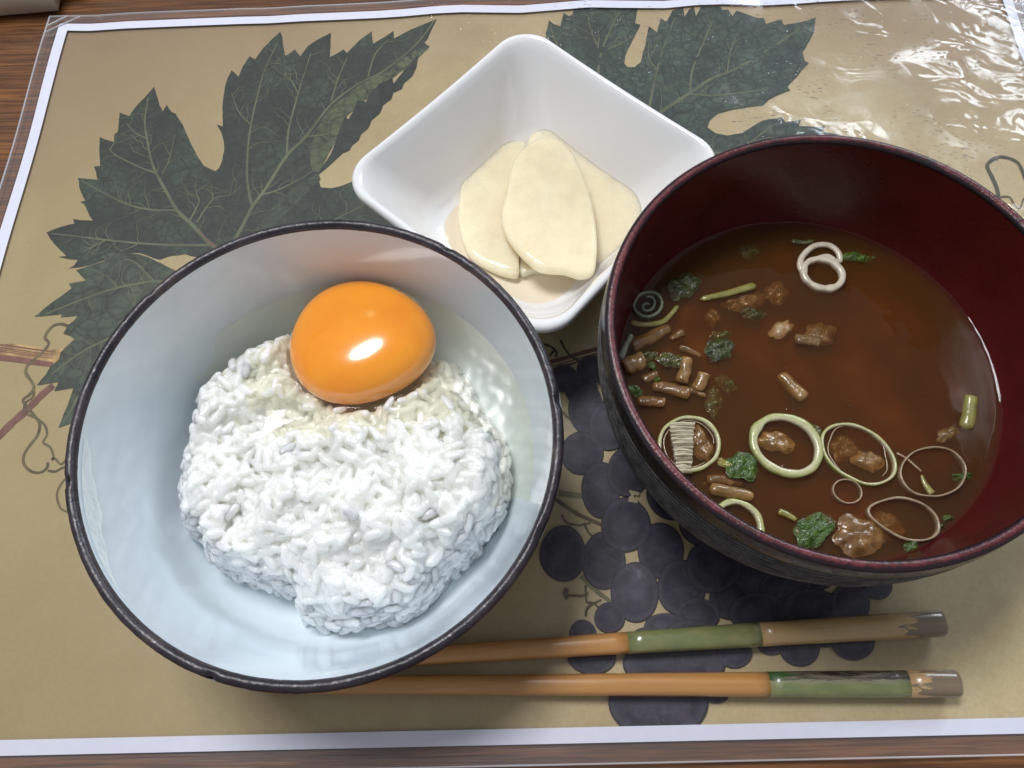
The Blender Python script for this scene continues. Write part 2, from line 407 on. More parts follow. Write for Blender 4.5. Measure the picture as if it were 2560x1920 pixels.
n = m.noise(m.mapp(o, (90, 260, 260)), 1, 4, .6); n2 = m.noise(m.mapp(o, (55, 420, 420)), 1, 6, .72, 1.3)
c = m.ramp(n, [(.3, (.16, .20, .075)), (.7, (.27, .28, .11))])
up = m.ramp(m.math('ADD', m.math('MULTIPLY', x[1], 180), m.math('MULTIPLY', n2, 1.1)), [(.60, 0.0), (.72, 1.0)])
c = m.mix(up, c, (.045, .10, .03))
bk = m.math('MULTIPLY', up, m.ramp(m.math('MULTIPLY_ADD', x[0], 25, m.math('MULTIPLY', n2, .9)), [(1.95, 0.0), (2.25, 1.0)]))
bk = m.math('MULTIPLY', up, m.ramp(m.math('ADD', m.math('MULTIPLY', m.math('ADD', x[0], -.060), 30), n2), [(.52, 0.0), (.62, 1.0)]))
c = m.mix(bk, c, m.mix(m.ramp(n2, [(.45, 0.0), (.6, 1.0)]), (.03, .025, .02), (.22, .18, .13)))
line = m.ramp(m.math('ABSOLUTE', m.math('SUBTRACT', m.math('ADD', m.math('MULTIPLY', x[1], 180), m.math('MULTIPLY', n2, 1.1)), .66)), [(.03, .7), (.08, 0.0)])
c = m.mix(line, c, (.32, .30, .18))
m.pbr(c, .3, m.bump(n2, .6, .0005), Coat_Weight=.5, Coat_Roughness=.1); M_BANDW = m.m
M_CASE = simple("cream_plastic", (.72, .68, .56), .35, .04)

# ------------------------------------------------------------------ table
bm = bmesh.new()
bmesh.ops.create_cube(bm, size=1)
for v in bm.verts: v.co = Vector((v.co.x * 1.6, v.co.y * 1.1 + .05, v.co.z * .03 - .0152))
bmesh.ops.bevel(bm, geom=bm.edges[:], offset=.004, segments=2, affect='EDGES')
me = bpy.data.meshes.new("table_top"); bm.to_mesh(me); bm.free()
tag(link("table_top", me, M_WOOD), "brown wood table top with dark grain under the placemat", kind='structure')

# ------------------------------------------------------------------ placemat
TOPX = [-.213, -.195, -.180, -.155, -.130, -.116, -.101, -.084, -.067, -.056, -.0415, -.030, -.016, -.004, .012, .026, .040, .060, .0735, .085, .103, .118, .129, .16, .213]
TOPZ = [0, .3, .9, 1.1, 1.2, 1.0, 1.5, 1.6, 1.8, 2.2, 3.2, 3.4, 2.6, 1.9, 2.8, 3.6, 2.7, 1.7, 2.8, 2.7, 1.3, 1.6, 2.2, 2.8, 1.0]
def mz(x, y):
    z = np.interp(x, TOPX, TOPZ) * .001 * sm(.112, .1485, y)
    z += .0012 * sm(-.195, -.212, x) * (.5 + .5 * sin(y * 60)) + .0006 * sm(.17, .21, x) * sm(0, .12, y)
    return .0004 + z
mat_root = tag(empty("placemat"), "clear laminated placemat printed with vine leaves and dark grapes on parchment", "placemat")

def gridsheet(name, x0, x1, y0, y1, nx, ny, dz, mat, extra=None):
    vs, fs = [], []
    for j in range(ny + 1):
        for i in range(nx + 1):
            x = x0 + (x1 - x0) * i / nx; y = y0 + (y1 - y0) * j / ny
            vs.append((x, y, mz(x, y) + dz + (extra(x, y) if extra else 0)))
    for j in range(ny):
        for i in range(nx):
            a = j * (nx + 1) + i; fs.append((a, a + 1, a + nx + 2, a + nx + 1))
    return mesh(name, vs, fs, mat, mat_root)
HX, HY, BW = .2105, .1487, .0043
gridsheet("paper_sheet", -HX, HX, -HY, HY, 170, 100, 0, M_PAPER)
layer = [0.00003]
def nextz(d=.000012):
    layer[0] += d; return layer[0]

def flat(name, outline, mat, parent=mat_root, dz=None, step=.006, edge=False):
    """flat printed shape that follows the sheet"""
    dz = nextz() if dz is None else dz
    pts = [Vector((p[0], p[1])) for p in outline]
    n = len(pts)
    xs = [p.x for p in pts]; ys = [p.y for p in pts]
    lo = (max(min(xs), -HX + .001), max(min(ys), -HY + .001)); hi = (min(max(xs), HX - .001), min(max(ys), HY - .001))
    pts = [Vector((min(max(p.x, -HX + .0005), HX - .0005), min(max(p.y, -HY + .0005), HY - .0005))) for p in pts]
    extra = []
    x = lo[0] + step * .5
    while x < hi[0]:
        y = lo[1] + step * .5
        while y < hi[1]:
            ins = False; j = n - 1
            for i in range(n):
                if (pts[i].y > y) != (pts[j].y > y) and x < (pts[j].x - pts[i].x) * (y - pts[i].y) / (pts[j].y - pts[i].y + 1e-12) + pts[i].x: ins = not ins
                j = i
            if ins: extra.append(Vector((x, y)))
            y += step
        x += step
    r = delaunay_2d_cdt(pts + extra, [(i, (i + 1) % n) for i in range(n)], [], 1, 1e-7)
    vs = [(v.x, v.y, mz(v.x, v.y) + dz) for v in r[0]]
    return mesh(name, vs, [tuple(f) for f in r[2]], mat, parent)

def ribbon(mb, pts, w0, w1, dz, per=5):
    c = crom([(p[0], p[1]) for p in pts], per, False); n = len(c)
    dz = dz + 1e-6 * (len(mb.f) % 997) / 40
    vs, fs = [], []
    for i, p in enumerate(c):
        d = (c[min(i + 1, n - 1)] - c[max(i - 1, 0)]); d.normalize()
        w = w0 + (w1 - w0) * i / (n - 1); w *= 1 + .25 * noise.noise(Vector((p.x * 400, p.y * 400, 3)))
        q = Vector((-d.y, d.x)) * w * .5
        for s_ in (q, -q):
            x, y = p.x + s_.x, p.y + s_.y
            x = min(max(x, -HX + .0005), HX - .0005); y = min(max(y, -HY + .0005), HY - .0005)
            vs.append((x, y, mz(x, y) + dz))
    for i in range(n - 1): fs.append((2 * i, 2 * i + 2, 2 * i + 3, 2 * i + 1))
    mb.add(vs, fs)

def tr(f, pts): return [f(a, b, .0006) for a, b in pts]
def wob(pts, amp=.00035):
    out = []
    for i in range(len(pts)):
        a, b = Vector(pts[i][:2]), Vector(pts[(i + 1) % len(pts)][:2])
        k = max(1, int((b - a).length / .0018))
        for j in range(k):
            p = a.lerp(b, j / k)
            if j: p += Vector((noise.noise(Vector((p.x * 300, p.y * 300, 0))), noise.noise(Vector((p.x * 300, p.y * 300, 9))))) * amp
            out.append(p)
    return out

A = [(200,1003),(230,990),(275,975),(320,965),(315,945),(345,950),(400,952),(385,930),(372,900),(362,880),(345,872),(368,865),(345,820),(335,768),(380,772),(420,775),(415,745),(405,718),(432,715),(428,660),(430,590),(460,603),(492,612),(492,585),(498,572),(505,575),(512,530),(516,485),(535,492),(558,500),(570,480),(590,455),(620,425),(665,373),(672,395),(685,440),(702,480),(720,452),(740,482),(758,490),(790,540),(820,610),(850,670),(880,715),(930,738),(945,725),(960,690),(968,650),(966,610),(955,570),(935,537),(962,545),(960,500),(962,440),(970,380),(985,330),(1000,303),(1015,315),(1030,330),(1050,285),(1080,245),(1092,252),(1103,257),(1130,220),(1170,180),(1213,143),(1222,165),(1225,200),(1232,243),(1250,235),(1275,217),(1285,230),(1298,245),(1330,205),(1380,175),(1432,150),(1430,190),(1427,235),(1425,248),(1455,235),(1485,217),(1500,232),(1550,185),(1608,145),(1614,195),(1650,175),(1702,145),(1704,175),(1780,140),(1890,105),(1870,140),(1850,180),(1835,195),(1858,210),(1800,262),(1700,335),(1610,405),(1500,500),(1450,610),(1400,700),(1375,755),(1380,790),(1385,808),(1430,812),(1480,800),(1530,780),(1560,765),(1700,900),(1750,1000),(1500,1300),(1000,1250),(870,1118),(800,1098),(740,1105),(690,1122),(640,1105),(600,1092),(540,1092),(480,1095),(440,1105),(455,1122),(400,1142),(340,1155),(295,1160),(320,1145),(335,1122),(300,1120),(250,1108),(285,1105),(240,1060),(215,1030)]
leafA = flat("printed_leaf", wob(tr(Z1, A)), M_LEAFA)
leafA['label'] = "dark green three-lobed leaf print at the upper left"
UND = [(1858,210),(1800,262),(1700,335),(1610,405),(1500,500),(1450,610),(1400,700),(1378,745),(1345,730),(1335,640),(1385,525),(1440,455),(1550,370),(1650,312),(1790,227),(1820,214)]
flat("leaf_underside", wob(tr(Z1, UND)), M_UNDER, leafA)
flat("leaf_underside", wob(tr(Z1, [(1375,745),(1385,775),(1310,850),(1210,950),(1120,1015),(1075,1025),(1150,925),(1260,815)])), M_LEAFB, leafA)
flat("leaf_fold", wob(tr(Z1, [(1810,240),(1800,290),(1780,330),(1745,360),(1735,385),(1700,400),(1690,430),(1655,455),(1640,490),(1605,520),(1590,555),(1560,580),(1550,605),(1520,630),(1510,650),(1480,662),(1440,700),(1400,735),(1375,755),(1378,740),(1400,705),(1430,660),(1450,610),(1465,560),(1490,500),(1505,515),(1530,470),(1545,430),(1580,440),(1600,400),(1640,360),(1695,335),(1700,360),(1740,310),(1780,265)])), M_FOLD, leafA)

def veins(parent, f, lists, mat, outline, seed, twig=1.0, widths=(.0011, .0004)):
    rnd = random.Random(seed); mb = MB(); dz = nextz()
    poly = [Vector(p[:2]) for p in tr(f, outline)]
    def inside(q):
        ins = False; j = len(poly) - 1
        for i in range(len(poly)):
            if (poly[i].y > q.y) != (poly[j].y > q.y) and q.x < (poly[j].x - poly[i].x) * (q.y - poly[i].y) / (poly[j].y - poly[i].y + 1e-12) + poly[i].x: ins = not ins
            j = i
        return ins
    for k, (wt, pts) in enumerate(lists):
        q = tr(f, pts); ribbon(mb, q, widths[0] * wt, widths[1] * wt, dz)
        c = crom([(p[0], p[1]) for p in q], 5, False)
        for i in range(2, len(c) - 1):
            if rnd.random() < .38 * twig:
                d = (c[i + 1] - c[i - 1]).normalized(); s = rnd.choice((-1, 1))
                d = Matrix.Rotation(s * rnd.uniform(.6, 1.1), 2) @ d
                p = c[i].copy(); line = [p.copy()]
                for _ in range(rnd.randint(3, 6)):
                    p = p + d * rnd.uniform(.0018, .0034); d = Matrix.Rotation(rnd.uniform(-.7, .7), 2) @ d
                    if not inside(p): break
                    line.append(p.copy())
                if len(line) > 2: ribbon(mb, line, .00032, .00012, dz, 4)
    mb.build("vein_network", mat, parent)
veins(leafA, Z1, [
 (1.5, [(955,1080),(905,1050),(830,970),(765,908),(720,830),(675,748),(650,680),(635,600),(625,520),(640,420)]),
 (.9, [(765,908),(650,905),(560,885),(480,850),(350,780)]), (.8, [(675,748),(600,720),(500,670),(470,640)]),
 (.6, [(700,750),(730,690),(755,580)]), (.6, [(637,600),(580,570),(545,530)]),
 (1.1, [(905,1058),(750,1058),(600,1050),(450,1035),(330,1020),(220,1008)]), (.6, [(460,1035),(400,1065),(350,1090)]), (.5, [(600,1050),(560,1070),(520,1085)]),
 (1.5, [(1005,1050),(1050,970),(1088,895),(1150,810),(1240,670),(1320,590),(1430,450),(1550,360),(1650,310),(1800,200),(1880,110)]),
 (1.0, [(1088,890),(1068,780),(1070,650),(1085,530),(1110,420),(1140,310),(1200,190)]), (.9, [(1240,670),(1245,570),(1280,430),(1310,330),(1345,230)]),
 (.8, [(1430,440),(1460,340),(1500,250)]), (.7, [(1590,330),(1620,240),(1680,180)]), (.8, [(1130,840),(1200,820),(1300,770),(1370,725)]),
 (.6, [(1310,590),(1400,580),(1440,560)]), (.6, [(1085,540),(1030,480),(1000,400)]), (.6, [(1285,400),(1260,350),(1220,320)]),
 (.6, [(820,950),(860,870),(850,830),(900,790)]), (.8, [(1300,1020),(1440,950),(1500,920),(1570,885)]), (.6, [(850,960),(920,860),(1000,840),(1040,800)])], M_VEIN, A, 3)
mb = MB(); dz = nextz()
ribbon(mb, tr(Z1, [(975,1100),(950,1078),(900,1040),(850,985)]), .0016, .0006, dz); ribbon(mb, tr(Z1, [(980,1095),(1010,1045),(1040,990)]), .0013, .0005, dz)
mb.build("leaf_stalk", M_VEINR, leafA)

B = [(545,180),(600,158),(680,155),(760,165),(830,190),(900,225),(975,265),(1048,300),(1300,500),(1300,900),(700,1100),(450,1050),(420,1070),(370,1095),(318,1112),(345,1040),(375,970),(400,895),(340,905),(295,912),(305,890),(320,862),(270,870),(200,880),(250,820),(275,775),(320,740),(330,700),(370,660),(405,630),(385,612),(345,598),(365,560),(375,548),(400,530),(425,500),(380,505),(330,508),(340,490),(260,500),(185,505),(260,445),(330,395),(390,350),(375,325),(440,312),(470,310),(440,280),(415,250),(480,230),(560,205),(580,195)]
mb = MB(); dz = nextz(); ribbon(mb, tr(ZL, [(-120,1260),(0,1150),(60,1090),(150,1010),(230,930),(290,880)]), .0030, .0026, dz); mb.build("printed_stem", M_REDSTEM, mat_root)
br = flat("printed_branch", wob(tr(ZL, [(-100,665),(0,660),(60,652),(130,660),(240,680),(345,685),(345,720),(300,775),(150,750),(0,730),(-100,725)])), M_BRANCH)
mb = MB(); dz = nextz()
for yy, w in ((728, .0016), (742, .0012), (700, .0005), (680, .0005), (690, .0004), (664, .0007)):
    ribbon(mb, tr(ZL, [(-100, yy - 8), (0, yy - 5), (120, yy + 10), (200, yy + 22), (290, yy + 32)]), w, w * .7, dz)
mb.build("bark_line", M_REDSTEM, br)
leafB = flat("printed_leaf", wob(tr(ZL, B)), M_LEAFB)
leafB['label'] = "mid green leaf print at the left beside the rice bowl"
veins(leafB, ZL, [(1.2, [(1048,310),(930,315),(840,312),(750,325),(640,348),(520,385),(400,430),(250,490)]), (.7, [(640,348),(590,290),(500,245)]), (.7, [(840,312),(790,260),(740,210),(680,190)]),
 (1.1, [(850,500),(690,580),(560,640),(460,690),(370,750),(280,820)]), (.7, [(750,460),(730,430),(790,350)]), (.9, [(520,850),(430,940),(390,1010),(340,1090)])], M_VEIN, B, 5, .7)

C = [(160,105),(180,120),(208,130),(222,78),(245,92),(260,85),(270,50),(540,50),(535,80),(530,115),(553,120),(520,180),(490,240),(485,275),(500,290),(530,290),(555,270),(575,200),(590,125),(625,148),(640,90),(665,105),(690,60),(735,50),(742,88),(760,60),(780,50),(790,88),(812,50),(895,50),(903,62),(930,60),(948,85),(965,62),(1000,72),(1060,88),(1085,85),(1095,110),(1160,92),(1172,115),(1240,105),(1308,87),(1300,150),(1270,205),(1255,225),(1265,262),(1283,272),(1240,320),(1190,375),(1203,390),(1150,410),(1110,430),(1085,455),(1040,460),(960,472),(890,490),(855,520),(845,550),(880,575),(930,585),(990,575),(1040,545),(1085,520),(1170,507),(1180,525),(1248,517),(1240,545),(1300,548),(1352,543),(1345,570),(1400,578),(1460,600),(1400,640),(1400,720),(1000,900),(500,900),(100,400),(150,200),(145,155)]
leafC = flat("printed_leaf", wob(tr(Z2, C)), M_LEAFC)
leafC['label'] = "grey green leaf print behind the white dish"
veins(leafC, Z2, [(1.7, [(560,560),(650,480),(770,400),(860,340),(960,300),(1100,220),(1240,130)]), (1.0, [(770,400),(780,300),(830,180),(860,110)]), (1.0, [(590,480),(620,330),(650,220),(700,90)]),
 (.9, [(770,405),(850,412),(950,405),(1100,385)]), (1.1, [(370,330),(385,230),(430,130),(460,75)]), (.7, [(380,225),(340,150),(325,90)]), (.7, [(385,230),(480,190),(530,160)]),
 (.6, [(930,310),(945,220),(970,150)]), (.6, [(625,300),(590,250),(590,190)]), (.9, [(800,660),(950,655),(1020,620),(1100,560),(1150,530)]), (.6, [(1020,620),(1150,600),(1300,580)]), (.7, [(200,210),(180,170),(165,120)])], M_VEIN, C, 9)

# tendrils
def tendril(f, lists, mat, w):
    mb = MB(); dz = nextz()
    for pts in lists: ribbon(mb, tr(f, pts), w, w * .8, dz, 6)
    return mb.build("printed_tendril", mat, mat_root)
tendril(ZL, [[(370,555),(330,545),(290,555),(260,585),(245,620),(265,650),(240,690),(190,735),(150,770),(140,810),(165,850),(185,890),(160,930),(125,960),(150,1000),(190,1050),(215,1090),(205,1150),(160,1210),(130,1260),(130,1310),(170,1350),(220,1355),(255,1330),(260,1300)]], M_TEND, .00105)
tendril(ZL, [[(180,890),(180,940),(135,980),(140,1030),(200,1060),(245,1100),(255,1150),(235,1190),(275,1220),(290,1270),(285,1285),(300,1280),(330,1310),(360,1285)], [(260,1345),(300,1350),(340,1330),(400,1310)]], M_TEND, .0008)
tendril(ZL, [[(380,1370),(355,1390),(320,1440),(310,1490),(330,1550),(365,1570),(400,1580)]], M_TEND, .0007)
tendril(ZR, [[(640,1260),(670,1215),(700,1170),(690,1110),(660,1040),(635,985),(660,950),(710,930),(770,940),(820,970),(853,1040),(880,1100)]], M_TENDDK, .0016)
tendril(ZR, [[(625,1190),(630,1150),(645,1138),(665,1150),(690,1175),(730,1165),(770,1170),(800,1220),(830,1230),(850,1180),(870,1170)]], M_TEND, .0008)
tendril(ZR, [[(655,140),(650,160),(675,165),(690,140),(670,60)]], M_TEND, .0006)
br = flat("printed_branch", wob(tr(ZG, [(60,190),(120,175),(300,120),(520,60),(520,110),(440,130),(320,200),(200,240),(120,230)])), M_CREAM)
mb = MB(); dz = nextz()
for a in ((0, .0012), (14, .0006), (38, .0005), (60, .0009)): ribbon(mb, tr(ZG, [(60,200 + a[0]),(200,165 + a[0]),(330,125 + a[0]),(500,80 + a[0])]), a[1], a[1], dz)
mb.build("bark_line", M_REDSTEM, br)
tendril(ZG, [[(180,30),(210,90),(260,150),(330,190)]], M_TENDDK, .0008)
tendril(ZG, [[(60,60),(110,80),(150,120),(145,160)], [(130,110),(100,150)]], M_TENDDK, .0009)

# grapes (centre, radii, pixels of the lower right view)
for pts, w, mt in (([(200,470),(250,478),(330,485)], .0022, M_GREENST), ([(190,500),(280,560),(380,605),(430,640)], .0014, M_TEND), ([(215,565),(235,598),(290,610),(340,600)], .0008, M_TEND), ([(310,600),(330,640),(350,660)], .0008, M_TEND),
                ([(300,830),(360,890),(440,950)], .0015, M_GREENST), ([(230,912),(300,915),(330,903)], .0008, M_TEND), ([(318,870),(322,940),(350,945),(385,975)], .0007, M_TEND), ([(318,1005),(328,965),(385,932)], .0008, M_TEND), ([(240,885),(228,905),(240,930)], .0016, M_TEND),
                ([(215,120),(250,150),(300,180)], .0009, M_TEND), ([(220,260),(260,230),(290,200)], .0009, M_TEND)):
    mb = MB(); ribbon(mb, tr(Z4, pts), w, w * .7, nextz()); mb.build("printed_stem", mt, mat_root)
GR = [(1000,720,130,110),(1150,760,130,110),(1300,800,120,95),(850,600,130,110),(700,480,120,110),(620,300,110,120),(560,160,100,110),(520,20,90,100),(480,-100,80,90),(420,-60,70,80),
 (225,-22,62,60),(340,-60,62,60),(300,30,70,70),(319,107,76,108),(420,180,90,110),(302,300,92,92),(383,458,84,122),(500,380,90,110),(1050,860,110,95),(1180,890,115,90),(940,930,90,90),
 (395,765,95,125),(220,735,100,122),(640,720,100,120),(490,610,108,118),(730,880,105,120),(870,790,122,115),(530,900,104,130),(800,1000,95,75),(660,1050,90,60),(1060,990,125,92),(1290,970,125,88),(1460,955,84,98),(1580,870,60,66),
 (420,1010,66,66),(305,1085,60,66),(345,1180,105,74),(770,1100,120,80),(590,1120,90,70),(700,1215,222,118),(960,1165,76,62),(1120,1120,66,52),(1240,1140,88,80),(1470,1118,95,76),(1350,1070,90,70),(632,1385,216,150),(880,1355,52,25)]
for k, (cx, cy, rx, ry) in enumerate(GR):
    dz = nextz(); n = 40; vs = []; fs = []; at = []
    ph = random.uniform(0, 6)
    for ring in range(7):
        q = ring / 6
        for i in range(n):
            a = 2 * pi * i / n; w = 1 + .015 * sin(3 * a + ph)
            p = Z4(cx + rx * q * w * cos(a), cy + ry * q * w * sin(a), .0006)
            p.y = max(p.y, -HY + .001)
            vs.append((p.x, p.y, mz(p.x, p.y) + dz)); at.append(q)
    for j in range(6):
        for i in range(n):
            b = (i + 1) % n
            fs.append((j * n + i, (j + 1) * n + i, (j + 1) * n + b, j * n + b))
    g = mesh("printed_grape", vs, fs, M_GRAPE, mat_root)
    g.data.attributes.new("edge", 'FLOAT', 'POINT').data.foreach_set("value", at)
flat("print_gap", tr(Z4, [(503,460),(550,472),(548,485),(525,482),(525,497),(545,500),(540,518),(500,510),(505,490),(515,485)]), M_CREAM, dz=nextz(), step=.02)
flat("print_gap", tr(Z4, [(225,120),(245,110),(290,180),(400,240),(395,265),(330,250),(290,215),(225,200)]), M_CREAM, dz=.00004)
# white border of the sheet, above the print
mb = MB(); dz = nextz(.00003)
def strip(x0, x1, y0, y1, nx, ny):
    vs, fs = [], []
    for j in range(ny + 1):
        for i in range(nx + 1):
            x = x0 + (x1 - x0) * i / nx; y = y0 + (y1 - y0) * j / ny; vs.append((x, y, mz(x, y) + dz))
    for j in range(ny):
        for i in range(nx):
            a = j * (nx + 1) + i; fs.append((a, a + 1, a + nx + 2, a + nx + 1))
    mb.add(vs, fs)
strip(-HX, HX, HY - BW, HY, 170, 3); strip(-HX, HX, -HY, -HY + BW, 170, 3)
strip(-HX, -HX + BW, -HY + BW, HY - BW, 3, 100); strip(HX - BW, HX, -HY + BW, HY - BW, 3, 100)
mb.build("white_border", M_WHITEPAPER, mat_root)
film_dz = dz + .0003
def filmw(x, y):
    k = sm(.02, .2, x) * sm(-.02, .14, y)
    b = .0015 * math.exp(-(((x - .033) / .009) ** 2 + ((y + .104) / .011) ** 2))
    return b + .00018 * noise.noise(Vector((x * 22, y * 22, 1))) + k * .0007 * noise.noise(Vector((x * 55, y * 45, 4))) + .0001
FX, FY = HX + .0052, HY + .0055
film = gridsheet("laminate_film", -FX, FX, -FY, FY + -.0012, 220, 160, film_dz + .0002, M_FILM, filmw)
# cut edge of the film and the creased corner
mb = MB()
def edge_bar(a, b, w=.0005, n=60):
    a, b = Vector(a), Vector(b); d = (b - a).normalized(); s = Vector((-d.y, d.x)) * w * .5
    vs, fs = [], []
    for i in range(n + 1):
        p = a.lerp(b, i / n); z = mz(p.x, p.y) + film_dz + filmw(p.x, p.y)
        for q, h in ((s, -.0004), (s, .0003), (-s, .0003), (-s, -.0004)): vs.append((p.x + q.x, p.y + q.y, z + h))
    for i in range(n):
        for k in range(4): a_, b_ = i * 4 + k, i * 4 + (k + 1) % 4; fs.append((a_, b_, b_ + 4, a_ + 4))
    mb.add(vs, fs)
yT = FY - .0012
edge_bar((-FX, -FY), (FX, -FY)); edge_bar((-FX, yT), (FX, yT)); edge_bar((-FX, -FY), (-FX, yT)); edge_bar((FX, -FY), (FX, yT))
edge_bar((-FX, yT - .006), (-FX + .008, yT), .0007, 8); edge_bar((-FX, yT - .010), (-FX + .014, yT), .0005, 10)
edge_bar((FX - .012, yT), (FX, yT - .012), .0005, 10); edge_bar((FX - .003, yT - .004), (FX - .001, yT - .05), .0004, 12)
mb.build("film_edge", M_EDGE, mat_root)

# ------------------------------------------------------------------ rice bowl
RB = Vector((-.0652, -.0682, .0008))
def rwarp(p):
    t = sm(.004, .03, p.z)
    return Vector((p.x + .055 * p.z, p.y - .045 * p.z, p.z - (.045 * p.x - .035 * p.y) * t)) + RB
bowl = tag(empty("rice_bowl", RB), "pale blue ceramic rice bowl with dark chipped rim holding rice and egg", "bowl")
def sub(vs, o): return [Vector(v) - o for v in vs]
def interp_prof(pts, n): return [tuple(v) for v in crom([Vector((a, b)) for a, b in pts], n, False)]
inner = interp_prof([(.0001,.0092),(.020,.0092),(.036,.0098),(.0455,.0125),(.0515,.0185),(.0548,.027),(.0578,.038),(.0602,.050),(.0618,.0605)], 6)
outer = interp_prof([(.0648,.0605),(.0630,.050),(.0603,.038),(.0570,.027),(.0525,.018),(.0450,.0115),(.0330,.0080),(.0300,.0070)], 6) + [(.0295,.0005),(.0270,.0),(.0262,.0055),(.0001,.006)]
vs, fs = lathe(inner, 160, rwarp); mesh("bowl_inside", sub(vs, RB), fs, M_BLUE, bowl)
vs, fs = lathe(outer, 160, rwarp); mesh("bowl_outside", sub(vs, RB), fs, M_BLUE, bowl)
rim = [(.0633 + .0015 * cos(t), .0606 + .0017 * sin(t)) for t in [2 * pi * i / 14 for i in range(14)]]
def rimwarp(p):
    a = math.atan2(p.y, p.x); r = sqrt(p.x ** 2 + p.y ** 2)
    k = 1 + .0009 * noise.noise(Vector((cos(a) * 9, sin(a) * 9, 0))) + .0018 * noise.noise(Vector((cos(a) * 45, sin(a) * 45, p.z * 500)))
    chip = 0
    for ca, cw, cdp in ((1.02, .012, .0011), (-2.93, .014, .0013), (-1.9, .012, .0008), (.12, .03, .0007), (-.45, .05, .0005), (2.45, .01, .0008)):
        if r > .0632: chip += cdp * math.exp(-((a - ca) / cw) ** 2)
    return rwarp(Vector((p.x * k * (1 - chip / .0632), p.y * k * (1 - chip / .0632), p.z - chip * .5)))
vs, fs = lathe(rim, 420, rimwarp, True); mesh("rim", sub(vs, RB), fs, M_RIM, bowl)

# dried egg smear on the left of the inner wall, its bright reflection painted as white haze, a few specks stuck to the glaze
def wallp(a, z, off=.0002):
    r = np.interp(z, [b for _, b in inner], [c for c, _ in inner]) - off
    return rwarp(Vector((r * cos(a), r * sin(a), z)))
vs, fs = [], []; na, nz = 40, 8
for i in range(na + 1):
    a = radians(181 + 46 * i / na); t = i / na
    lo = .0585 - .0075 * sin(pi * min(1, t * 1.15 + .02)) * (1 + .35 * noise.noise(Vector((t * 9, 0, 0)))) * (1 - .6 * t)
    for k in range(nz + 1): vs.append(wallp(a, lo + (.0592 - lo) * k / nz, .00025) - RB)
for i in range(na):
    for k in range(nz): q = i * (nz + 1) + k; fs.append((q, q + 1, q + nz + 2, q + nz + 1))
mesh("egg_smear_and_glint", vs, fs, clearliquid("dried_egg_and_glint", (.96, 1.0, .99), 1.6, .10, (330, .0009), haze=.75, hazec=(.93, .99, .99)).m, bowl)

# interior surface height at a point of the table plane
_ip = [(rwarp(Vector((r, 0, z)))) for r, z in inner]
def bowl_z(x, y):
    lx, ly = x - RB.x, y - RB.y; z = .02
    for _ in range(6):
        qx, qy = lx - .055 * z, ly + .045 * z; r = sqrt(qx * qx + qy * qy)
        z = np.interp(r, [a for a, b in inner], [b for a, b in inner]) - (.045 * qx - .035 * qy)
    return z + RB.z

# ------------------------------------------------------------------ rice
rice_out = [Vector(v[:2]) for v in [ZE(60,900,.030), ZE(110,700,.034), ZE(110,560,.036), ZE(200,430,.040), ZE(330,340,.041), ZE(480,290,.040), ZE(560,250,.038), ZE(800,330,.036), ZE(1050,360,.036), ZE(1180,400,.036), ZE(1270,560,.036), ZE(1330,660,.034), ZE(1385,760,.034), ZE(1400,880,.032), ZE(1370,1050,.030), ZE(1280,1180,.027), ZE(1120,1350,.024), ZE(1000,1470,.022), ZE(760,1530,.020), ZE(580,1500,.019), ZE(545,1390,.019), ZE(430,1370,.020), ZE(240,1290,.020), ZE(190,1200,.022), ZE(100,1140,.024), ZE(75,1020,.028)]]
RO = [Vector(p) for p in crom(rice_out, 5)]
ROA = np.array([[p.x, p.y] for p in RO])
def poly_sd(x, y, poly=ROA):
    a = poly; b = np.roll(poly, -1, axis=0); p = np.array([x, y])
    ab = b - a; t = np.clip(((p - a) * ab).sum(1) / ((ab ** 2).sum(1) + 1e-16), 0, 1)
    d = np.sqrt((((a + ab * t[:, None]) - p) ** 2).sum(1)).min()
    c = ((a[:, 1] > y) != (b[:, 1] > y)) & (x < (b[:, 0] - a[:, 0]) * (y - a[:, 1]) / (b[:, 1] - a[:, 1] + 1e-15) + a[:, 0])
    return d if c.sum() % 2 else -d
YC = Vector((-.0567, -.0347, .0408)); YR = (.0224, .0206, .0090)
LEVEL = .0375
def rice_h(x, y):
    d = poly_sd(x, y)
    f = bowl_z(x, y)
    ytop = .0405 + .004 * sm(-.10, -.04, x) * sm(-.04, -.08, y)
    top = ytop - .010 * sm(-.085, -.120, y) - .004 * sm(-.04, -.01, x)
    top += .0055 * noise.noise(Vector((x * 75, y * 75, 2))) + .0028 * noise.noise(Vector((x * 190, y * 190, 5)))
    # trough below the yolk and its seat
    q = ((x - YC.x) / .022) ** 2 + ((y - YC.y) / .0205) ** 2
    if q < 1.25: top = min(top, YC.z - .0105 * sqrt(max(0, 1.15 - q)) - .001)
    tp = ZE(470, 650, .04); top -= .006 * math.exp(-(((x - tp.x) / .009) ** 2 + ((y - tp.y) / .0035) ** 2))
    top -= .0060 * sm(-.042, -.026, x) * sm(-.062, -.045, y)
    w = .007
    k = max(0.0, min(1.0, (d + .0010) / w)); k = sqrt(1 - (1 - k) ** 2)
    return f - .001 + (max(top, f + .004) - f) * k, d
rx0, rx1, ry0, ry1 = -.128, .002, -.135, -.005
NG = 150
RH = np.zeros((NG + 1, NG + 1)); RD = np.zeros((NG + 1, NG + 1)); BZ = np.zeros((NG + 1, NG + 1))
for j in range(NG + 1):
    for i in range(NG + 1):
        x = rx0 + (rx1 - rx0) * i / NG; y = ry0 + (ry1 - ry0) * j / NG
        RH[j, i], RD[j, i] = rice_h(x, y); BZ[j, i] = bowl_z(x, y)
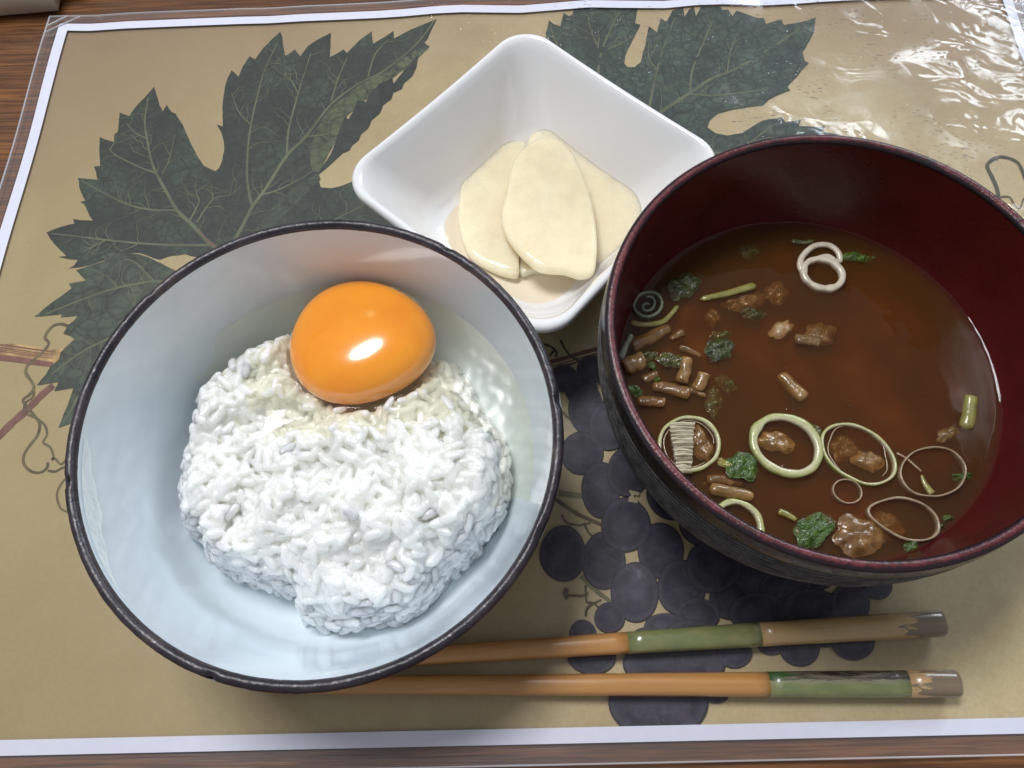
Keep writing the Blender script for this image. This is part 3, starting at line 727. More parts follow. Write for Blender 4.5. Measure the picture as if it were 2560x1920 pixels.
def samp(Gd, x, y):
    u = (x - rx0) / (rx1 - rx0) * NG; v = (y - ry0) / (ry1 - ry0) * NG
    i = int(min(max(u, 0), NG - 1.001)); j = int(min(max(v, 0), NG - 1.001)); u -= i; v -= j
    return (Gd[j, i] * (1 - u) + Gd[j, i + 1] * u) * (1 - v) + (Gd[j + 1, i] * (1 - u) + Gd[j + 1, i + 1] * u) * v
rice = tag(empty("rice_portion", (-.065, -.075, .012)), "mound of glossy white cooked rice in the pale blue bowl", "rice")
RC = Vector(rice.location)
vs, fs, idx = [], [], {}
for j in range(NG + 1):
    for i in range(NG + 1):
        if RD[j, i] > -.0015:
            idx[(j, i)] = len(vs)
            vs.append((rx0 + (rx1 - rx0) * i / NG - RC.x, ry0 + (ry1 - ry0) * j / NG - RC.y, max(RH[j, i] - .0010, BZ[j, i] + .0002 if RD[j, i] > .002 else BZ[j, i] - .0005) - RC.z))
for j in range(NG):
    for i in range(NG):
        k = [(j, i), (j, i + 1), (j + 1, i + 1), (j + 1, i)]
        if all(q in idx for q in k): fs.append(tuple(idx[q] for q in k))
mass_v, mass_f = vs, fs

def grain_mesh(k):
    rnd = random.Random(k); n, m_ = 9, 7; L = rnd.uniform(.0028, .0035); R1 = rnd.uniform(.00118, .00145); R2 = R1 * rnd.uniform(.72, .9)
    bend = rnd.uniform(-.0006, .0006); vs = [(-L, 0, 0)]; fs = []
    for j in range(1, m_):
        t = -1 + 2 * j / m_; r = (1 - abs(t) ** 2.6) ** .5 * (1 - .12 * t)
        for i in range(n):
            a = 2 * pi * i / n; w = 1 + .10 * noise.noise(Vector((t * 2 + k * 7, cos(a), sin(a))))
            vs.append((L * t, R1 * r * w * cos(a) + bend * (1 - t * t), R2 * r * w * sin(a)))
    vs.append((L, bend * 0, 0)); e = len(vs) - 1
    for i in range(n): fs.append((0, 1 + (i + 1) % n, 1 + i)); fs.append((e, e - n + i, e - n + (i + 1) % n))
    for j in range(m_ - 2):
        for i in range(n): a, b = 1 + j * n + i, 1 + j * n + (i + 1) % n; fs.append((a, b, b + n, a + n))
    me = bpy.data.meshes.new("rice_grain"); me.from_pydata(vs, [], fs); me.update()
    me.polygons.foreach_set("use_smooth", [True] * len(me.polygons)); me.materials.append(M_RICE); return me
GM = [grain_mesh(k) for k in range(8)]
rnd = random.Random(21); grains = []; tops = {}
tries = 0
while tries < 42000:
    tries += 1
    x = rnd.uniform(rx0, rx1); y = rnd.uniform(ry0, ry1); d = samp(RD, x, y)
    if d < -.0008: continue
    q = ((x - YC.x) / .0195) ** 2 + ((y - YC.y) / .018) ** 2
    if q < 1: continue
    h = samp(RH, x, y); e = .0015
    nx = -(samp(RH, x + e, y) - samp(RH, x - e, y)) / (2 * e); ny = -(samp(RH, x, y + e) - samp(RH, x, y - e)) / (2 * e)
    sl = sqrt(nx * nx + ny * ny)
    if sl > 2.2: nx *= 2.2 / sl; ny *= 2.2 / sl
    if rnd.random() > .5 + .25 * min(sl, 2): continue
    nrm = Vector((nx, ny, 1)).normalized()
    deep = tries < 3000
    if not deep:
        key = (int(x / .0025), int(y / .0025)); md_ = .00205 / sqrt(1 + .35 * sl * sl)
        if any((x - a) ** 2 + (y - b) ** 2 < md_ ** 2 for i_ in (-1, 0, 1) for j_ in (-1, 0, 1) for a, b in tops.get((key[0] + i_, key[1] + j_), ())): continue
        tops.setdefault(key, []).append((x, y))
    lift = rnd.uniform(-.0022, -.0012) if deep else rnd.uniform(-.0006, .0003) + (.0008 if rnd.random() < .08 else 0)
    if q < 1.7: lift = min(lift, -.0008)
    c = Vector((x, y, h)) + nrm * lift
    if sl > .8:
        t = rnd.random(); c.z = max(bowl_z(x, y) + .0013, c.z - rnd.uniform(0, .003))
    c.z = max(c.z, bowl_z(x, y) + .0012)
    tdir = Vector((rnd.gauss(0, 1), rnd.gauss(0, 1), rnd.gauss(0, .1))); tdir -= nrm * tdir.dot(nrm); tdir.normalize()
    tdir = (tdir + nrm * rnd.gauss(0, .15)).normalized()
    side = nrm.cross(tdir).normalized(); up = tdir.cross(side)
    roll = rnd.uniform(-.6, .6); side2 = side * cos(roll) + up * sin(roll); up2 = tdir.cross(side2)
    Mx = Matrix((tdir, side2, up2)).transposed().to_4x4(); s = rnd.uniform(.9, 1.12)
    Mx = Matrix.Translation(c) @ Mx @ Matrix.Diagonal((s, s, s, 1))
    grains.append((lift + rnd.uniform(0, .0002) + (.001 if d < .004 else 0), Mx, rnd.randrange(8)))
grains.sort(key=lambda g: -g[0])
RCi = Matrix.Translation(-RC)
for sc_, Mx, k in grains[:300]:
    g = link("rice_grain", GM[k], None, rice); g.matrix_local = RCi @ Mx
mb = MB()
gv = [[v.co.copy() for v in me.vertices] for me in GM]; gf = [[tuple(p.vertices) for p in me.polygons] for me in GM]
for sc_, Mx, k in grains[300:]:
    Q = RCi @ Mx; mb.add([Q @ v for v in gv[k]], gf[k])
# the rest of the grains stick together: one fused body
nv = len(mass_v); lowv = [(v[0], v[1], v[2] - .004) for v in mass_v]
edges = {}
for f in mass_f:
    for a, b in zip(f, f[1:] + f[:1]): edges[(a, b)] = 1
side = [(b, a, a + nv, b + nv) for a, b in edges if (b, a) not in edges]
mb.add(mass_v + lowv, mass_f + [tuple(q + nv for q in reversed(f)) for f in mass_f] + side)
o_ = mb.build("fused_grain_mass", M_RICE2, rice); tag(o_, kind='stuff')
md = o_.modifiers.new("fuse", 'REMESH'); md.mode = 'VOXEL'; md.voxel_size = .00026; md.use_smooth_shade = True
md = o_.modifiers.new("soften", 'SMOOTH'); md.factor = .5; md.iterations = 1

# ------------------------------------------------------------------ egg
egg = tag(empty("raw_egg", YC), "raw egg with shiny orange yolk and clear white on the rice", "egg")
vs, fs = [], []; n, m_ = 72, 36
for j in range(m_ + 1):
    th = pi * j / m_
    for i in range(n):
        a = 2 * pi * i / n
        x = sin(th) * cos(a); y = sin(th) * sin(a); z = cos(th)
        kx = 1 + .03 * cos(3 * a + .5) * sin(th) - .05 * max(0, -y) * max(0, -x) + .03 * max(0, -y - .5)
        zz = z * YR[2] * (1.0 if z > 0 else .8)
        if z > 0: zz = YR[2] * (z ** .85 if z > 0 else 0) * (1 - .05 * x)
        zz += (.11 * x * YR[0] - .11 * y * YR[1]) * max(0, z)
        vs.append((x * YR[0] * kx, y * YR[1] * kx * (1 - .04 * x), zz))
for j in range(m_):
    for i in range(n): a, b = j * n + i, j * n + (i + 1) % n; fs.append((a, a + n, b + n, b))
mesh("yolk", vs, fs, M_YOLK, egg)
# white: level pool against the bowl, thin skin over the rice near the yolk
def white_h(x, y):
    dx, dy = (x - YC.x), (y - YC.y)
    q = sqrt((dx / YR[0]) ** 2 + (dy / YR[1]) ** 2)
    r = samp(SMR, x, y)
    cov = sm(-.076, -.060, y + .12 * (x + .05) * 0 + .006 * noise.noise(Vector((x * 60, y * 60, 8))))
    cov *= 1 - .9 * sm(-.088, -.100, x)
    film_ = r + .0016 * cov - .006 * (1 - cov)
    men = .0042 * math.exp(-max(0, q - 1.0) * 8)
    if samp(RD, x, y) < .0004: film_ = 0
    w = max(LEVEL + men, film_ + men * .5) if q > .93 else LEVEL - .006
    return w
K = RH.copy()
for _ in range(12):
    K = (K + np.roll(K, 1, 0) + np.roll(K, -1, 0) + np.roll(K, 1, 1) + np.roll(K, -1, 1)) / 5
SMR = K
NW = 190; vs, fs, idx = [], [], {}
wz = {}
for j in range(NW + 1):
    for i in range(NW + 1):
        x = rx0 + (rx1 - rx0) * i / NW; y = ry0 + (ry1 - ry0) * j / NW
        if y < (-.078 if x < -.036 else -.086) - .006 * noise.noise(Vector((x * 70, 3, 1))) or samp(BZ, x, y) > LEVEL + .010: continue
        z = white_h(x, y)
        if z < samp(BZ, x, y) - .0100: continue
        if samp(RD, x, y) < -.002 and (x < -.104): continue
        if samp(RD, x, y) > .0015 and y < -.064 and samp(SMR, x, y) < LEVEL: continue
        # the white keeps off the rice's open left side
        if x < -.085 and y < -.045 and z <= LEVEL + .0002 and samp(RH, x, y) < LEVEL - .001: continue
        idx[(j, i)] = len(vs); vs.append((x - YC.x, y - YC.y, z - YC.z))
for j in range(NW):
    for i in range(NW):
        k = [(j, i), (j, i + 1), (j + 1, i + 1), (j + 1, i)]
        if all(q in idx for q in k): fs.append(tuple(idx[q] for q in k))
mesh("egg_white", vs, fs, M_WHITE_EGG, egg)

# ------------------------------------------------------------------ pickle dish
DC = Vector((-.0019, .0297, .0008)); DROT = radians(46.5)
dish = tag(empty("pickle_dish", DC), "square white porcelain dish holding pale pickled radish", "dish")
def rsq(a, rc, z, n=18, bow=0.0):
    pts = []
    for c in range(4):
        cx, cy = ((1, 1), (-1, 1), (-1, -1), (1, -1))[c]
        for k in range(n + 1):
            t = c * pi / 2 + pi / 2 * k / n
            pts.append(Vector((cx * (a - rc) + rc * cos(t), cy * (a - rc) + rc * sin(t), z)))
        nx_ = ((-1, 1), (-1, -1), (1, -1), (1, 1))[c]
        p0 = pts[-1]; p1 = Vector((nx_[0] * (a - rc) + rc * cos((c + 1) * pi / 2), nx_[1] * (a - rc) + rc * sin((c + 1) * pi / 2), z))
        for k in range(1, 10): 
            q = p0.lerp(p1, k / 10); o_ = Vector((cos((c + 1) * pi / 2), sin((c + 1) * pi / 2), 0)) * (-bow * sin(pi * k / 10))
            pts.append(q + o_)
    R_ = Matrix.Rotation(DROT, 3, 'Z')
    return [R_ @ p for p in pts]
rings = [(.0001,.0001,.0045),(.012,.006,.0045),(.022,.012,.0047),(.0275,.014,.0056),(.0315,.015,.0085),(.0345,.015,.014),(.0375,.0145,.021),(.0405,.0135,.029),(.0432,.0125,.036),(.0444,.0122,.0385),(.0455,.0122,.0398),(.0466,.0124,.0400),(.0474,.0126,.0392),(.0476,.0128,.0375),(.0462,.013,.034),(.0430,.0135,.026),(.0395,.0138,.017),(.0355,.014,.009),(.0310,.0135,.0040),(.0290,.013,.0025),(.0285,.013,.0),(.0260,.012,.0),(.0255,.012,.0018),(.0001,.0001,.002)]
vs, fs = [], []
for a, rc, z in rings: vs += rsq(a, min(rc, a), z, bow=.0006 if a > .03 else 0)
N = len(vs) // len(rings)
for j in range(len(rings) - 1):
    for i in range(N): a, b = j * N + i, j * N + (i + 1) % N; fs.append((a, b, b + N, a + N))
mesh("dish_body", vs, fs, M_PORC, dish)

def slab(name, pts, thick, mat, label, cat, group=None, bump=.0001, tilt=(0, 0), z0=None, per=7, parent=None):
    """rounded slice: pts are top-edge points at their height"""
    c = crom(pts, per); n = len(c); ctr = sum(c, Vector((0, 0, 0))) / n
    base = Vector((ctr.x, ctr.y, min(p.z for p in c) - thick)); vs, fs = [], []
    rr = [(.90, -1.0), (.97, -.90), (1.0, -.66), (.998, -.38), (.985, -.16), (.955, -.03), (.90, .02), (.7, .03), (.5, .03), (.25, .03), (.02, .03)]
    for s, h in rr:
        for p in c:
            q = ctr + (p - ctr) * s
            zz = q.z + thick * h + (bump * noise.noise(Vector((q.x * 300, q.y * 300, h * 3))) if h > -.5 else 0)
            zz += tilt[0] * (q.x - ctr.x) + tilt[1] * (q.y - ctr.y)
            vs.append(Vector((q.x, q.y, zz)) - base)
    for j in range(len(rr) - 1):
        for i in range(n): a, b = j * n + i, j * n + (i + 1) % n; fs.append((a, b, b + n, a + n))
    fs.append(tuple(range(n - 1, -1, -1))); fs.append(tuple((len(rr) - 1) * n + i for i in range(n)))
    o = mesh(name, vs, fs, mat, parent)
    o.location = base if parent is None else base - parent.location
    if label: tag(o, label, cat, group)
    return o
GD = "slices of pickled radish in the white dish"
def T(pts, z):
    q = [ZD(a, b, z) for a, b in pts]; c = sum(q, Vector((0, 0, 0))) / len(q); return [c + (p - c) * 1.05 for p in q]
M_JUICE = clearliquid("pickle_juice", (.99, .935, .82), 1.34, .02, (150, .0003)).m
jv = rsq(.0300, .015, .0060, 18); jf = [tuple(range(len(jv)))]
tag(mesh("pickle_juice", [v + Vector((0, 0, .0008)) for v in jv], jf, M_JUICE), "thin pool of clear amber pickle juice in the white dish", "juice").location = (DC.x, DC.y, 0)
slab("radish_slice", T([(590,870),(605,770),(660,680),(740,625),(850,595),(930,620),(980,800),(940,1000),(885,1140),(878,1238),(820,1245),(720,1205),(640,1150),(600,1060),(583,960)], .0108), .0048, M_DAIKON, "leftmost pale radish slice lying flat in the white dish", "pickle", GD)
slab("radish_slice", T([(950,585),(1050,540),(1165,530),(1300,550),(1425,625),(1505,735),(1535,860),(1520,1000),(1455,1110),(1370,1200),(1290,1262),(1278,1150),(1250,1000),(1150,850),(1000,800),(930,720)], .0118), .0048, M_DAIKON, "large round radish slice at the right, partly under the front slice", "pickle", GD, tilt=(.06, .10))
slab("radish_slice", T([(880,665),(940,600),(1020,565),(1100,590),(1160,660),(1210,780),(1250,910),(1268,1050),(1268,1150),(1250,1240),(1190,1262),(1110,1240),(1000,1228),(930,1180),(860,1100),(815,1020),(810,940),(830,850),(850,730)], .0178), .0050, M_DAIKON, "front half-moon radish slice on top of the other slices", "pickle", GD, .0001, tilt=(0, -.04))
slab("radish_slice", T([(895,1150),(893,1200),(900,1255),(960,1243),(1040,1230),(1100,1160),(1000,1080)], .0095), .0040, M_DAIKON, "small radish end peeping out below the front slice", "pickle", GD)

# ------------------------------------------------------------------ soup bowl
SBc = Vector((.0790, -.0470, .0008))
def swarp(p): return Vector((p.x - .0 * p.z, p.y - .018 * p.z, p.z + .018 * p.y * sm(.005, .03, p.z))) + SBc
sbowl = tag(empty("soup_bowl", SBc), "black ribbed lacquer bowl with red inside full of miso soup", "bowl")
inner_s = interp_prof([(.0001,.008),(.020,.0085),(.036,.0115),(.0465,.018),(.0530,.025),(.0572,.033),(.0594,.043),(.0606,.054),(.0613,.0655)], 6)
op = interp_prof([(.0642,.0660),(.0648,.061),(.0650,.052),(.0640,.042),(.0612,.031),(.0562,.021),(.0480,.0125),(.0370,.0068)], 60)
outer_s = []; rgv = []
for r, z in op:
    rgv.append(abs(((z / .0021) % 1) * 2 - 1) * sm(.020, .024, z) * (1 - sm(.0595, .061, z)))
for r, z in op:
    k = sm(.020, .024, z) * (1 - sm(.0595, .061, z))
    outer_s.append((r - .00055 * k * (1 - abs(((z / .0021) % 1) * 2 - 1)) * 2, z))
outer_s += [(.0345,.0055),(.0335,.0),(.0310,.0),(.0300,.0045),(.0001,.005)]
vs, fs = lathe(inner_s, 180, swarp); mesh("bowl_inside", sub(vs, SBc), fs, M_RED, sbowl)
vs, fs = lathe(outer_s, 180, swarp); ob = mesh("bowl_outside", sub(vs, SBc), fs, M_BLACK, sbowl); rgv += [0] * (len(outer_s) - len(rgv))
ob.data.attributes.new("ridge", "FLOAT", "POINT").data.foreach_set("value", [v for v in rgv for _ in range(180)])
rim = []; at = []
for i in range(16):
    t = 2 * pi * i / 16; rim.append((.06275 + .00155 * cos(t), .0658 + .0014 * sin(t)))
vs, fs = lathe(rim, 300, swarp, True)
ro = mesh("rim", sub(vs, SBc), fs, M_WORN, sbowl)
at = []
for i in range(16):
    t = 2 * pi * i / 16; e = abs(((t - pi * .55 + pi) % (2 * pi)) - pi) / (pi * .42); at += [min(1, e * .75)] * 300
ro.data.attributes.new("edge", 'FLOAT', 'POINT').data.foreach_set("value", at)

ZS = .0335
soup = tag(empty("miso_soup", SBc + Vector((0, 0, .009))), "cloudy brown miso soup filling the red and black bowl", "soup")
prof = [(.0001, ZS), (.045, ZS), (.054, ZS), (.0562, ZS + .0001), (.0571, ZS + .0005), (.0578, ZS + .0009)] + [(r + .0004, z - .0005) for r, z in reversed(inner_s) if z < ZS - .0005]
prof = [(r, z - .0008) for r, z in prof]
def sw2(p): return Vector((p.x, p.y - .018 * .03, p.z)) + SBc
vs, fs = lathe(prof, 160, sw2); o_ = mesh("broth", sub(vs, Vector(soup.location)), fs, M_SOUP, soup)
# sediment clouds inside the broth
vs, fs = [], []; n = 90
def sed(x, y):
    r = sqrt(x * x + y * y)
    h = ZS - .0072 + .0045 * noise.noise(Vector((x * 45, y * 45, 7))) + .002 * noise.noise(Vector((x * 130, y * 130, 3)))
    h -= .003 * sm(.046, .056, r)
    h += .0032 * math.exp(-(((x - .014) / .014) ** 2 + ((y - .004) / .022) ** 2))
    return min(h - .0008, ZS - .0025)
for j in range(n + 1):
    for i in range(n):
        a = 2 * pi * i / n; r = .0560 * j / n
        x, y = r * cos(a), r * sin(a); vs.append((x, y, sed(x, y) - .0095 + .0005))
for j in range(n):
    for i in range(n): a, b = j * n + i, j * n + (i + 1) % n; fs.append((a, a + n, b + n, b))
tag(mesh("sediment_cloud", vs, fs, M_SEDI, soup), kind='stuff')

ZT = ZS                      # world height of the broth surface
# --- scallion rings
GS = "scallion rings floating in the soup"
def ring(c, rx, ry, rot, w, hgt, mat, label, z=0.0, tilt=(0, 0), point=0.0, arc=None, extra=None, f=SB):
    ctr = f(c[0], c[1], ZT); s = (f(c[0] + 100, c[1], ZT) - ctr).length / 100
    rx, ry, w = rx * s, ry * s, w * s; n = 56; vs, fs = [], []
    A0, A1 = (0, 2 * pi) if arc is None else arc
    m_ = n if arc is None else n + 1
    sec = [(math.copysign(abs(cos(t)) ** .55, cos(t)), math.copysign(abs(sin(t)) ** .55, sin(t))) for t in [2 * pi * (k + .5) / 8 for k in range(8)]]; hgt = .0028; z -= .0007; at = []
    for i in range(m_):
        a = A0 + (A1 - A0) * i / n
        ww = w * (1 + .42 * noise.noise(Vector((cos(a) * 2 + c[0], sin(a) * 2, 0)))); 
        k = 1 + .03 * sin(2 * a + c[0]) + .035 * noise.noise(Vector((cos(a) * 1.7, sin(a) * 1.7, c[0]))) + point * max(0, cos(a - pi)) ** 8
        x, y = rx * k * cos(a), ry * k * sin(a) * (1 - .55 * point * max(0, cos(a - pi)) ** 2)
        d = Vector((x, y, 0)).normalized()
        for u, v in sec:
            p = Vector((x, y, 0)) + d * (u * ww * .5) + Vector((0, 0, v * hgt * .5))
            q = Matrix.Rotation(rot, 3, 'Z') @ p
            q.z += tilt[0] * q.x + tilt[1] * q.y; vs.append(q); at.append(.5 + .5 * u)
    for i in range(n):
        for k in range(8):
            i2 = (i + 1) % m_; a_, b_ = i * 8 + k, i * 8 + (k + 1) % 8; fs.append((a_, b_, i2 * 8 + (k + 1) % 8, i2 * 8 + k))
    if arc is not None: fs.append(tuple(range(8))); fs.append(tuple(n * 8 + k for k in range(7, -1, -1)))
    o = mesh("scallion_ring", vs, fs, mat); o.data.attributes.new("edge", "FLOAT", "POINT").data.foreach_set("value", at); o.location = ctr + Vector((0, 0, z))
    tag(o, label, "scallion", GS); return o, ctr
o1, c1 = ring((1712,385), 146, 134, 0, 54, .0022, M_SCALW, "white double scallion ring near the far wall of the soup bowl", .0004, f=SA)
def swirl(parent, pts, w, mat, f, z=.0006, name="inner_layer"):
    c = crom([f(a, b, ZT) for a, b in pts], 5, False); s = (f(pts[0][0] + 100, pts[0][1], ZT) - f(pts[0][0], pts[0][1], ZT)).length / 100 * w
    vs, fs = tube(c, s * .5, .8); o = mesh(name, [v - parent.location for v in vs], fs, mat, parent); return o
def tube(c, r, flatk=1.0, n=8, taper=(1, 1), lump=0.0, seed=0):
    vs, fs = [], []; m_ = len(c)
    for i, p in enumerate(c):
        d = (c[min(i + 1, m_ - 1)] - c[max(i - 1, 0)]).normalized(); s = d.cross(Vector((0, 0, 1))).normalized(); u = s.cross(d)
        t = i / (m_ - 1); e = min(1, sqrt(max(0, 1 - (abs(2 * t - 1)) ** 6)) + .15)
        rr = r * (taper[0] * (1 - t) + taper[1] * t) * e
        for k in range(n):
            a = 2 * pi * k / n; w = 1 + lump * noise.noise(Vector((t * 4 + seed, cos(a), sin(a) + seed)))
            vs.append(p + s * cos(a) * rr * w + u * sin(a) * rr * flatk * w)
    for i in range(m_ - 1):
        for k in range(n): a, b = i * n + k, i * n + (k + 1) % n; fs.append((a, b, b + n, a + n))
    fs.append(tuple(range(n))); fs.append(tuple((m_ - 1) * n + k for k in range(n - 1, -1, -1)))
    return vs, fs
swirl(o1, [(1590,400),(1540,340),(1545,270),(1590,210),(1660,165),(1760,165),(1830,220),(1850,300)], 50, M_SCALW, SA)
swirl(o1, [(1560,310),(1620,290),(1690,260),(1750,250),(1800,280),(1840,310)], 46, M_SCALW, SA)
o2, c2 = ring((365,622), 112, 104, .5, 28, .0022, M_SCALG, "grey green scallion ring with a curled centre by the left wall", .0004, f=SA)
swirl(o2, [(350,560),(395,560),(420,605),(395,655),(345,665),(325,635),(350,610),(380,620)], 26, M_SCALG, SA)
o3, _ = ring((465,312), 155, 148, 0, 22, .0016, M_SCAL, "thin pale ring framing the ribbed strip near the left rim", .0003)
o4, _ = ring((970,320), 168, 158, -.35, 46, .0026, M_SCAL, "thickest bright green-white scallion ring in the middle", .0006)
o5, _ = ring((1345,365), 195, 150, -.75, 17, .0014, M_SCAL, "wide thin oval ring right of the thickest ring", .0002)
ring((1735,460), 172, 132, .25, 12, .0012, M_THIN, "hair-thin scallion loop nearest the right inner wall", .0002)
ring((1598,705), 158, 115, -.25, 16, .0014, M_THIN, "teardrop-shaped thin scallion loop at the lower right", .0002, point=.25)
ring((715,745), 128, 130, 0, 34, .0022, M_SCAL, "scallion ring half hidden behind the near rim", .0002)
ring((1290,560), 72, 66, 0, 9, .0010, M_THIN, "smallest faint scallion loop below the wide oval ring", -.0002)

def membrane(par, c, rx, ry, rot, w, mat, f=SB):
    pts = [(c[0] + rx * cos(t) * cos(rot) - ry * sin(t) * sin(rot), c[1] - rx * cos(t) * sin(rot) - ry * sin(t) * cos(rot)) for t in [2 * pi * k / 22 for k in range(20)]]
    return swirl(par, [(a * (1 + .004 * sin(k * 1.7)), b) for k, (a, b) in enumerate(pts)], w, mat, f)
membrane(o3, (463,314), 130, 122, 0, 8, M_THIN); membrane(o5, (1345,365), 172, 128, -.75, 7, M_THIN)
# --- sticks, stems, strips
GMu = "mushroom pieces in the soup"
def stick(name, pts, w, mat, label, cat, group, f=SA, z=0.0, dz=0.0, flatk=.8, taper=(1, 1), lump=.25):
    m_ = len(pts); q = []
    for i, (a, b) in enumerate(pts):
        q.append(f(a, b, ZT) + Vector((0, 0, z + dz * i / (m_ - 1))))
    s = (f(pts[0][0] + 100, pts[0][1], ZT) - f(pts[0][0], pts[0][1], ZT)).length / 100 * w * .68
    if m_ == 2:
        md = (q[0] + q[1]) / 2; d = q[1] - q[0]; md += Vector((-d.y, d.x, 0)) * .06; q = [q[0], md, q[1]]
    for p in q: p.z -= s * flatk * .25
    c = crom(q, 6, False); base = c[len(c) // 2].copy()
    vs, fs = tube(c, s, flatk, 12, taper, lump, pts[0][0] * .01)
    o = mesh(name, [v - base for v in vs], fs, mat); o.location = base; tag(o, label, cat, group); return o
for pts, w, mt, lb, z, dz, tp, f in [
 ([(230,940),(380,870),(550,785)], 88, M_MUSHD, "long brown mushroom piece below the curled green stem", -.0006, .0002, (1.1,.7), SA),
 ([(180,1115),(345,1045)], 105, M_MUSH, "thick tan mushroom piece touching the left wall", .0004, -.0004, (1,1), SA),
 ([(662,1020),(618,1225)], 76, M_MUSH, "upright pale mushroom stem right of the speckled leaf", .0002, .0003, (.9,1), SA),
 ([(800,1145),(735,1275)], 72, M_MUSH, "short tan mushroom stem rightmost of the left cluster", .0004, -.0006, (1,1), SA),
 ([(400,1235),(550,1270),(695,1315)], 74, M_MUSHD, "longest orange brown mushroom stem of the left cluster", -.0003, .0006, (.8,1.1), SA),
 ([(285,1370),(400,1365),(505,1380)], 64, M_MUSHD, "shiny brown mushroom piece lowest in the left cluster", .0004, 0, (1,1), SA),
 ([(540,890),(645,830)], 52, M_MUSHD, "small orange crumb of mushroom above the speckled leaf", .0002, 0, (.6,1), SA),
 ([(610,945),(690,965),(790,1010)], 44, M_MUSHD, "thin arched brown mushroom sliver between the leaves", -.0002, -.0008, (1,.7), SA),
 ([(1400,1130),(1470,1220),(1590,1340)], 82, M_MUSH, "sunken mushroom stem in the open middle of the soup", -.0012, .0002, (.8,1.1), SA),
 ([(1500,885),(1700,905)], 72, M_FLUFF, "pale barrel-shaped piece beside the fluffy flake", -.0001, -.0006, (1,.9), SA),
 ([(330,1200),(450,1150)], 60, M_MUSHD, "half sunken mushroom piece in the middle of the left cluster", -.0004, .0002, (1,.8), SA),
 ([(690,1265),(820,1320)], 46, M_MUSHD, "brown mushroom sliver under the short tan stem", -.0006, 0, (1,.6), SA),
 ([(570,545),(690,565),(805,590)], 50, M_MUSH, "tan mushroom piece below the ring with the ribbed strip", .0000, .0003, (1.1,.8), SB),
 ([(560,500),(640,490),(700,520)], 44, M_MUSHD, "sunken brown sliver above the tan piece near the near rim", -.0010, 0, (1,.7), SB)]:
    stick("mushroom_piece", pts, w, mt, lb, "mushroom", GMu, f, z, dz, .8, tp)
GT = "green stems in the soup"
for pts, w, mt, lb, z, dz, tp, f in [
 ([(770,580),(980,535),(1200,470)], 40, M_STEM, "straight yellow green stem near the dark leaf at the upper left", .0003, 0, (.8,1.2), SA),
 ([(230,755),(350,775),(480,750),(550,690),(600,625)], 30, M_STEM, "curled green stem under the grey green scallion ring", .0001, 0, (1.2,.9), SA),
 ([(155,1045),(195,940),(245,850)], 44, M_SCALG, "translucent pale stem against the left wall", .0002, .0004, (1,.7), SA),
 ([(930,665),(1025,712)], 24, M_STEM, "short pale stem left of the dark leaf at the near rim", .0002, 0, (1.2,.8), SB),
 ([(1680,470),(1700,520),(1738,575)], 26, M_STEM, "short olive stem inside the hair-thin loop", -.0003, 0, (.4,1.3), SB),
 ([(1935,60),(1930,140),(1915,235)], 54, M_STEM, "yellowish stem leaning on the right inner wall", .0006, -.0010, (1,1), SB),
 ([(1470,125),(1560,135),(1650,125)], 34, M_GREENY, "olive stem at the far edge of the soup", -.0003, 0, (1,.8), SA),
 ([(1545,360),(1600,390),(1680,460)], 9, M_THIN, "hair-thin fibre crossing between two scallion loops", .0001, 0, (1,1), SB)]:
    stick("green_stem", pts, w, mt, lb, "stem", GT, f, z, dz, .75, tp, .12)
# ribbed strip
rs = [SB(a, b, ZT) for a, b in ((357,207),(490,207),(472,472),(400,472))]
vs, fs = [], []; nr = 26
for i in range(nr + 1):
    t = i / nr; l = rs[0].lerp(rs[3], t); r = rs[1].lerp(rs[2], t)
    jl = .0003 * random.uniform(-1, 1)
    for k in range(5):
        p = l.lerp(r, k / 4); p.z += .0010 + (.00035 if i % 2 else 0) + .0006 * (1 - abs(k / 4 * 2 - 1)); p.x += jl if k in (0, 4) else 0; vs.append(p - rs[0])
    vs.append(l - rs[0] + Vector((0, 0, -.0004))); vs.append(r - rs[0] + Vector((0, 0, -.0004)))
for i in range(nr):
    for k in range(4): a = i * 7 + k; fs.append((a, a + 7, a + 8, a + 1))
    a = i * 7; fs.append((a + 5, a + 12, a + 7, a)); fs.append((a + 4, a + 11, a + 13, a + 6)); fs.append((a + 6, a + 13, a + 12, a + 5))
o_ = mesh("ribbed_strip", vs, fs, M_RIB, smooth=False); o_.location = rs[0]
tag(o_, "pale finely ribbed strip lying across the thin ring at the left", "scallion strip")

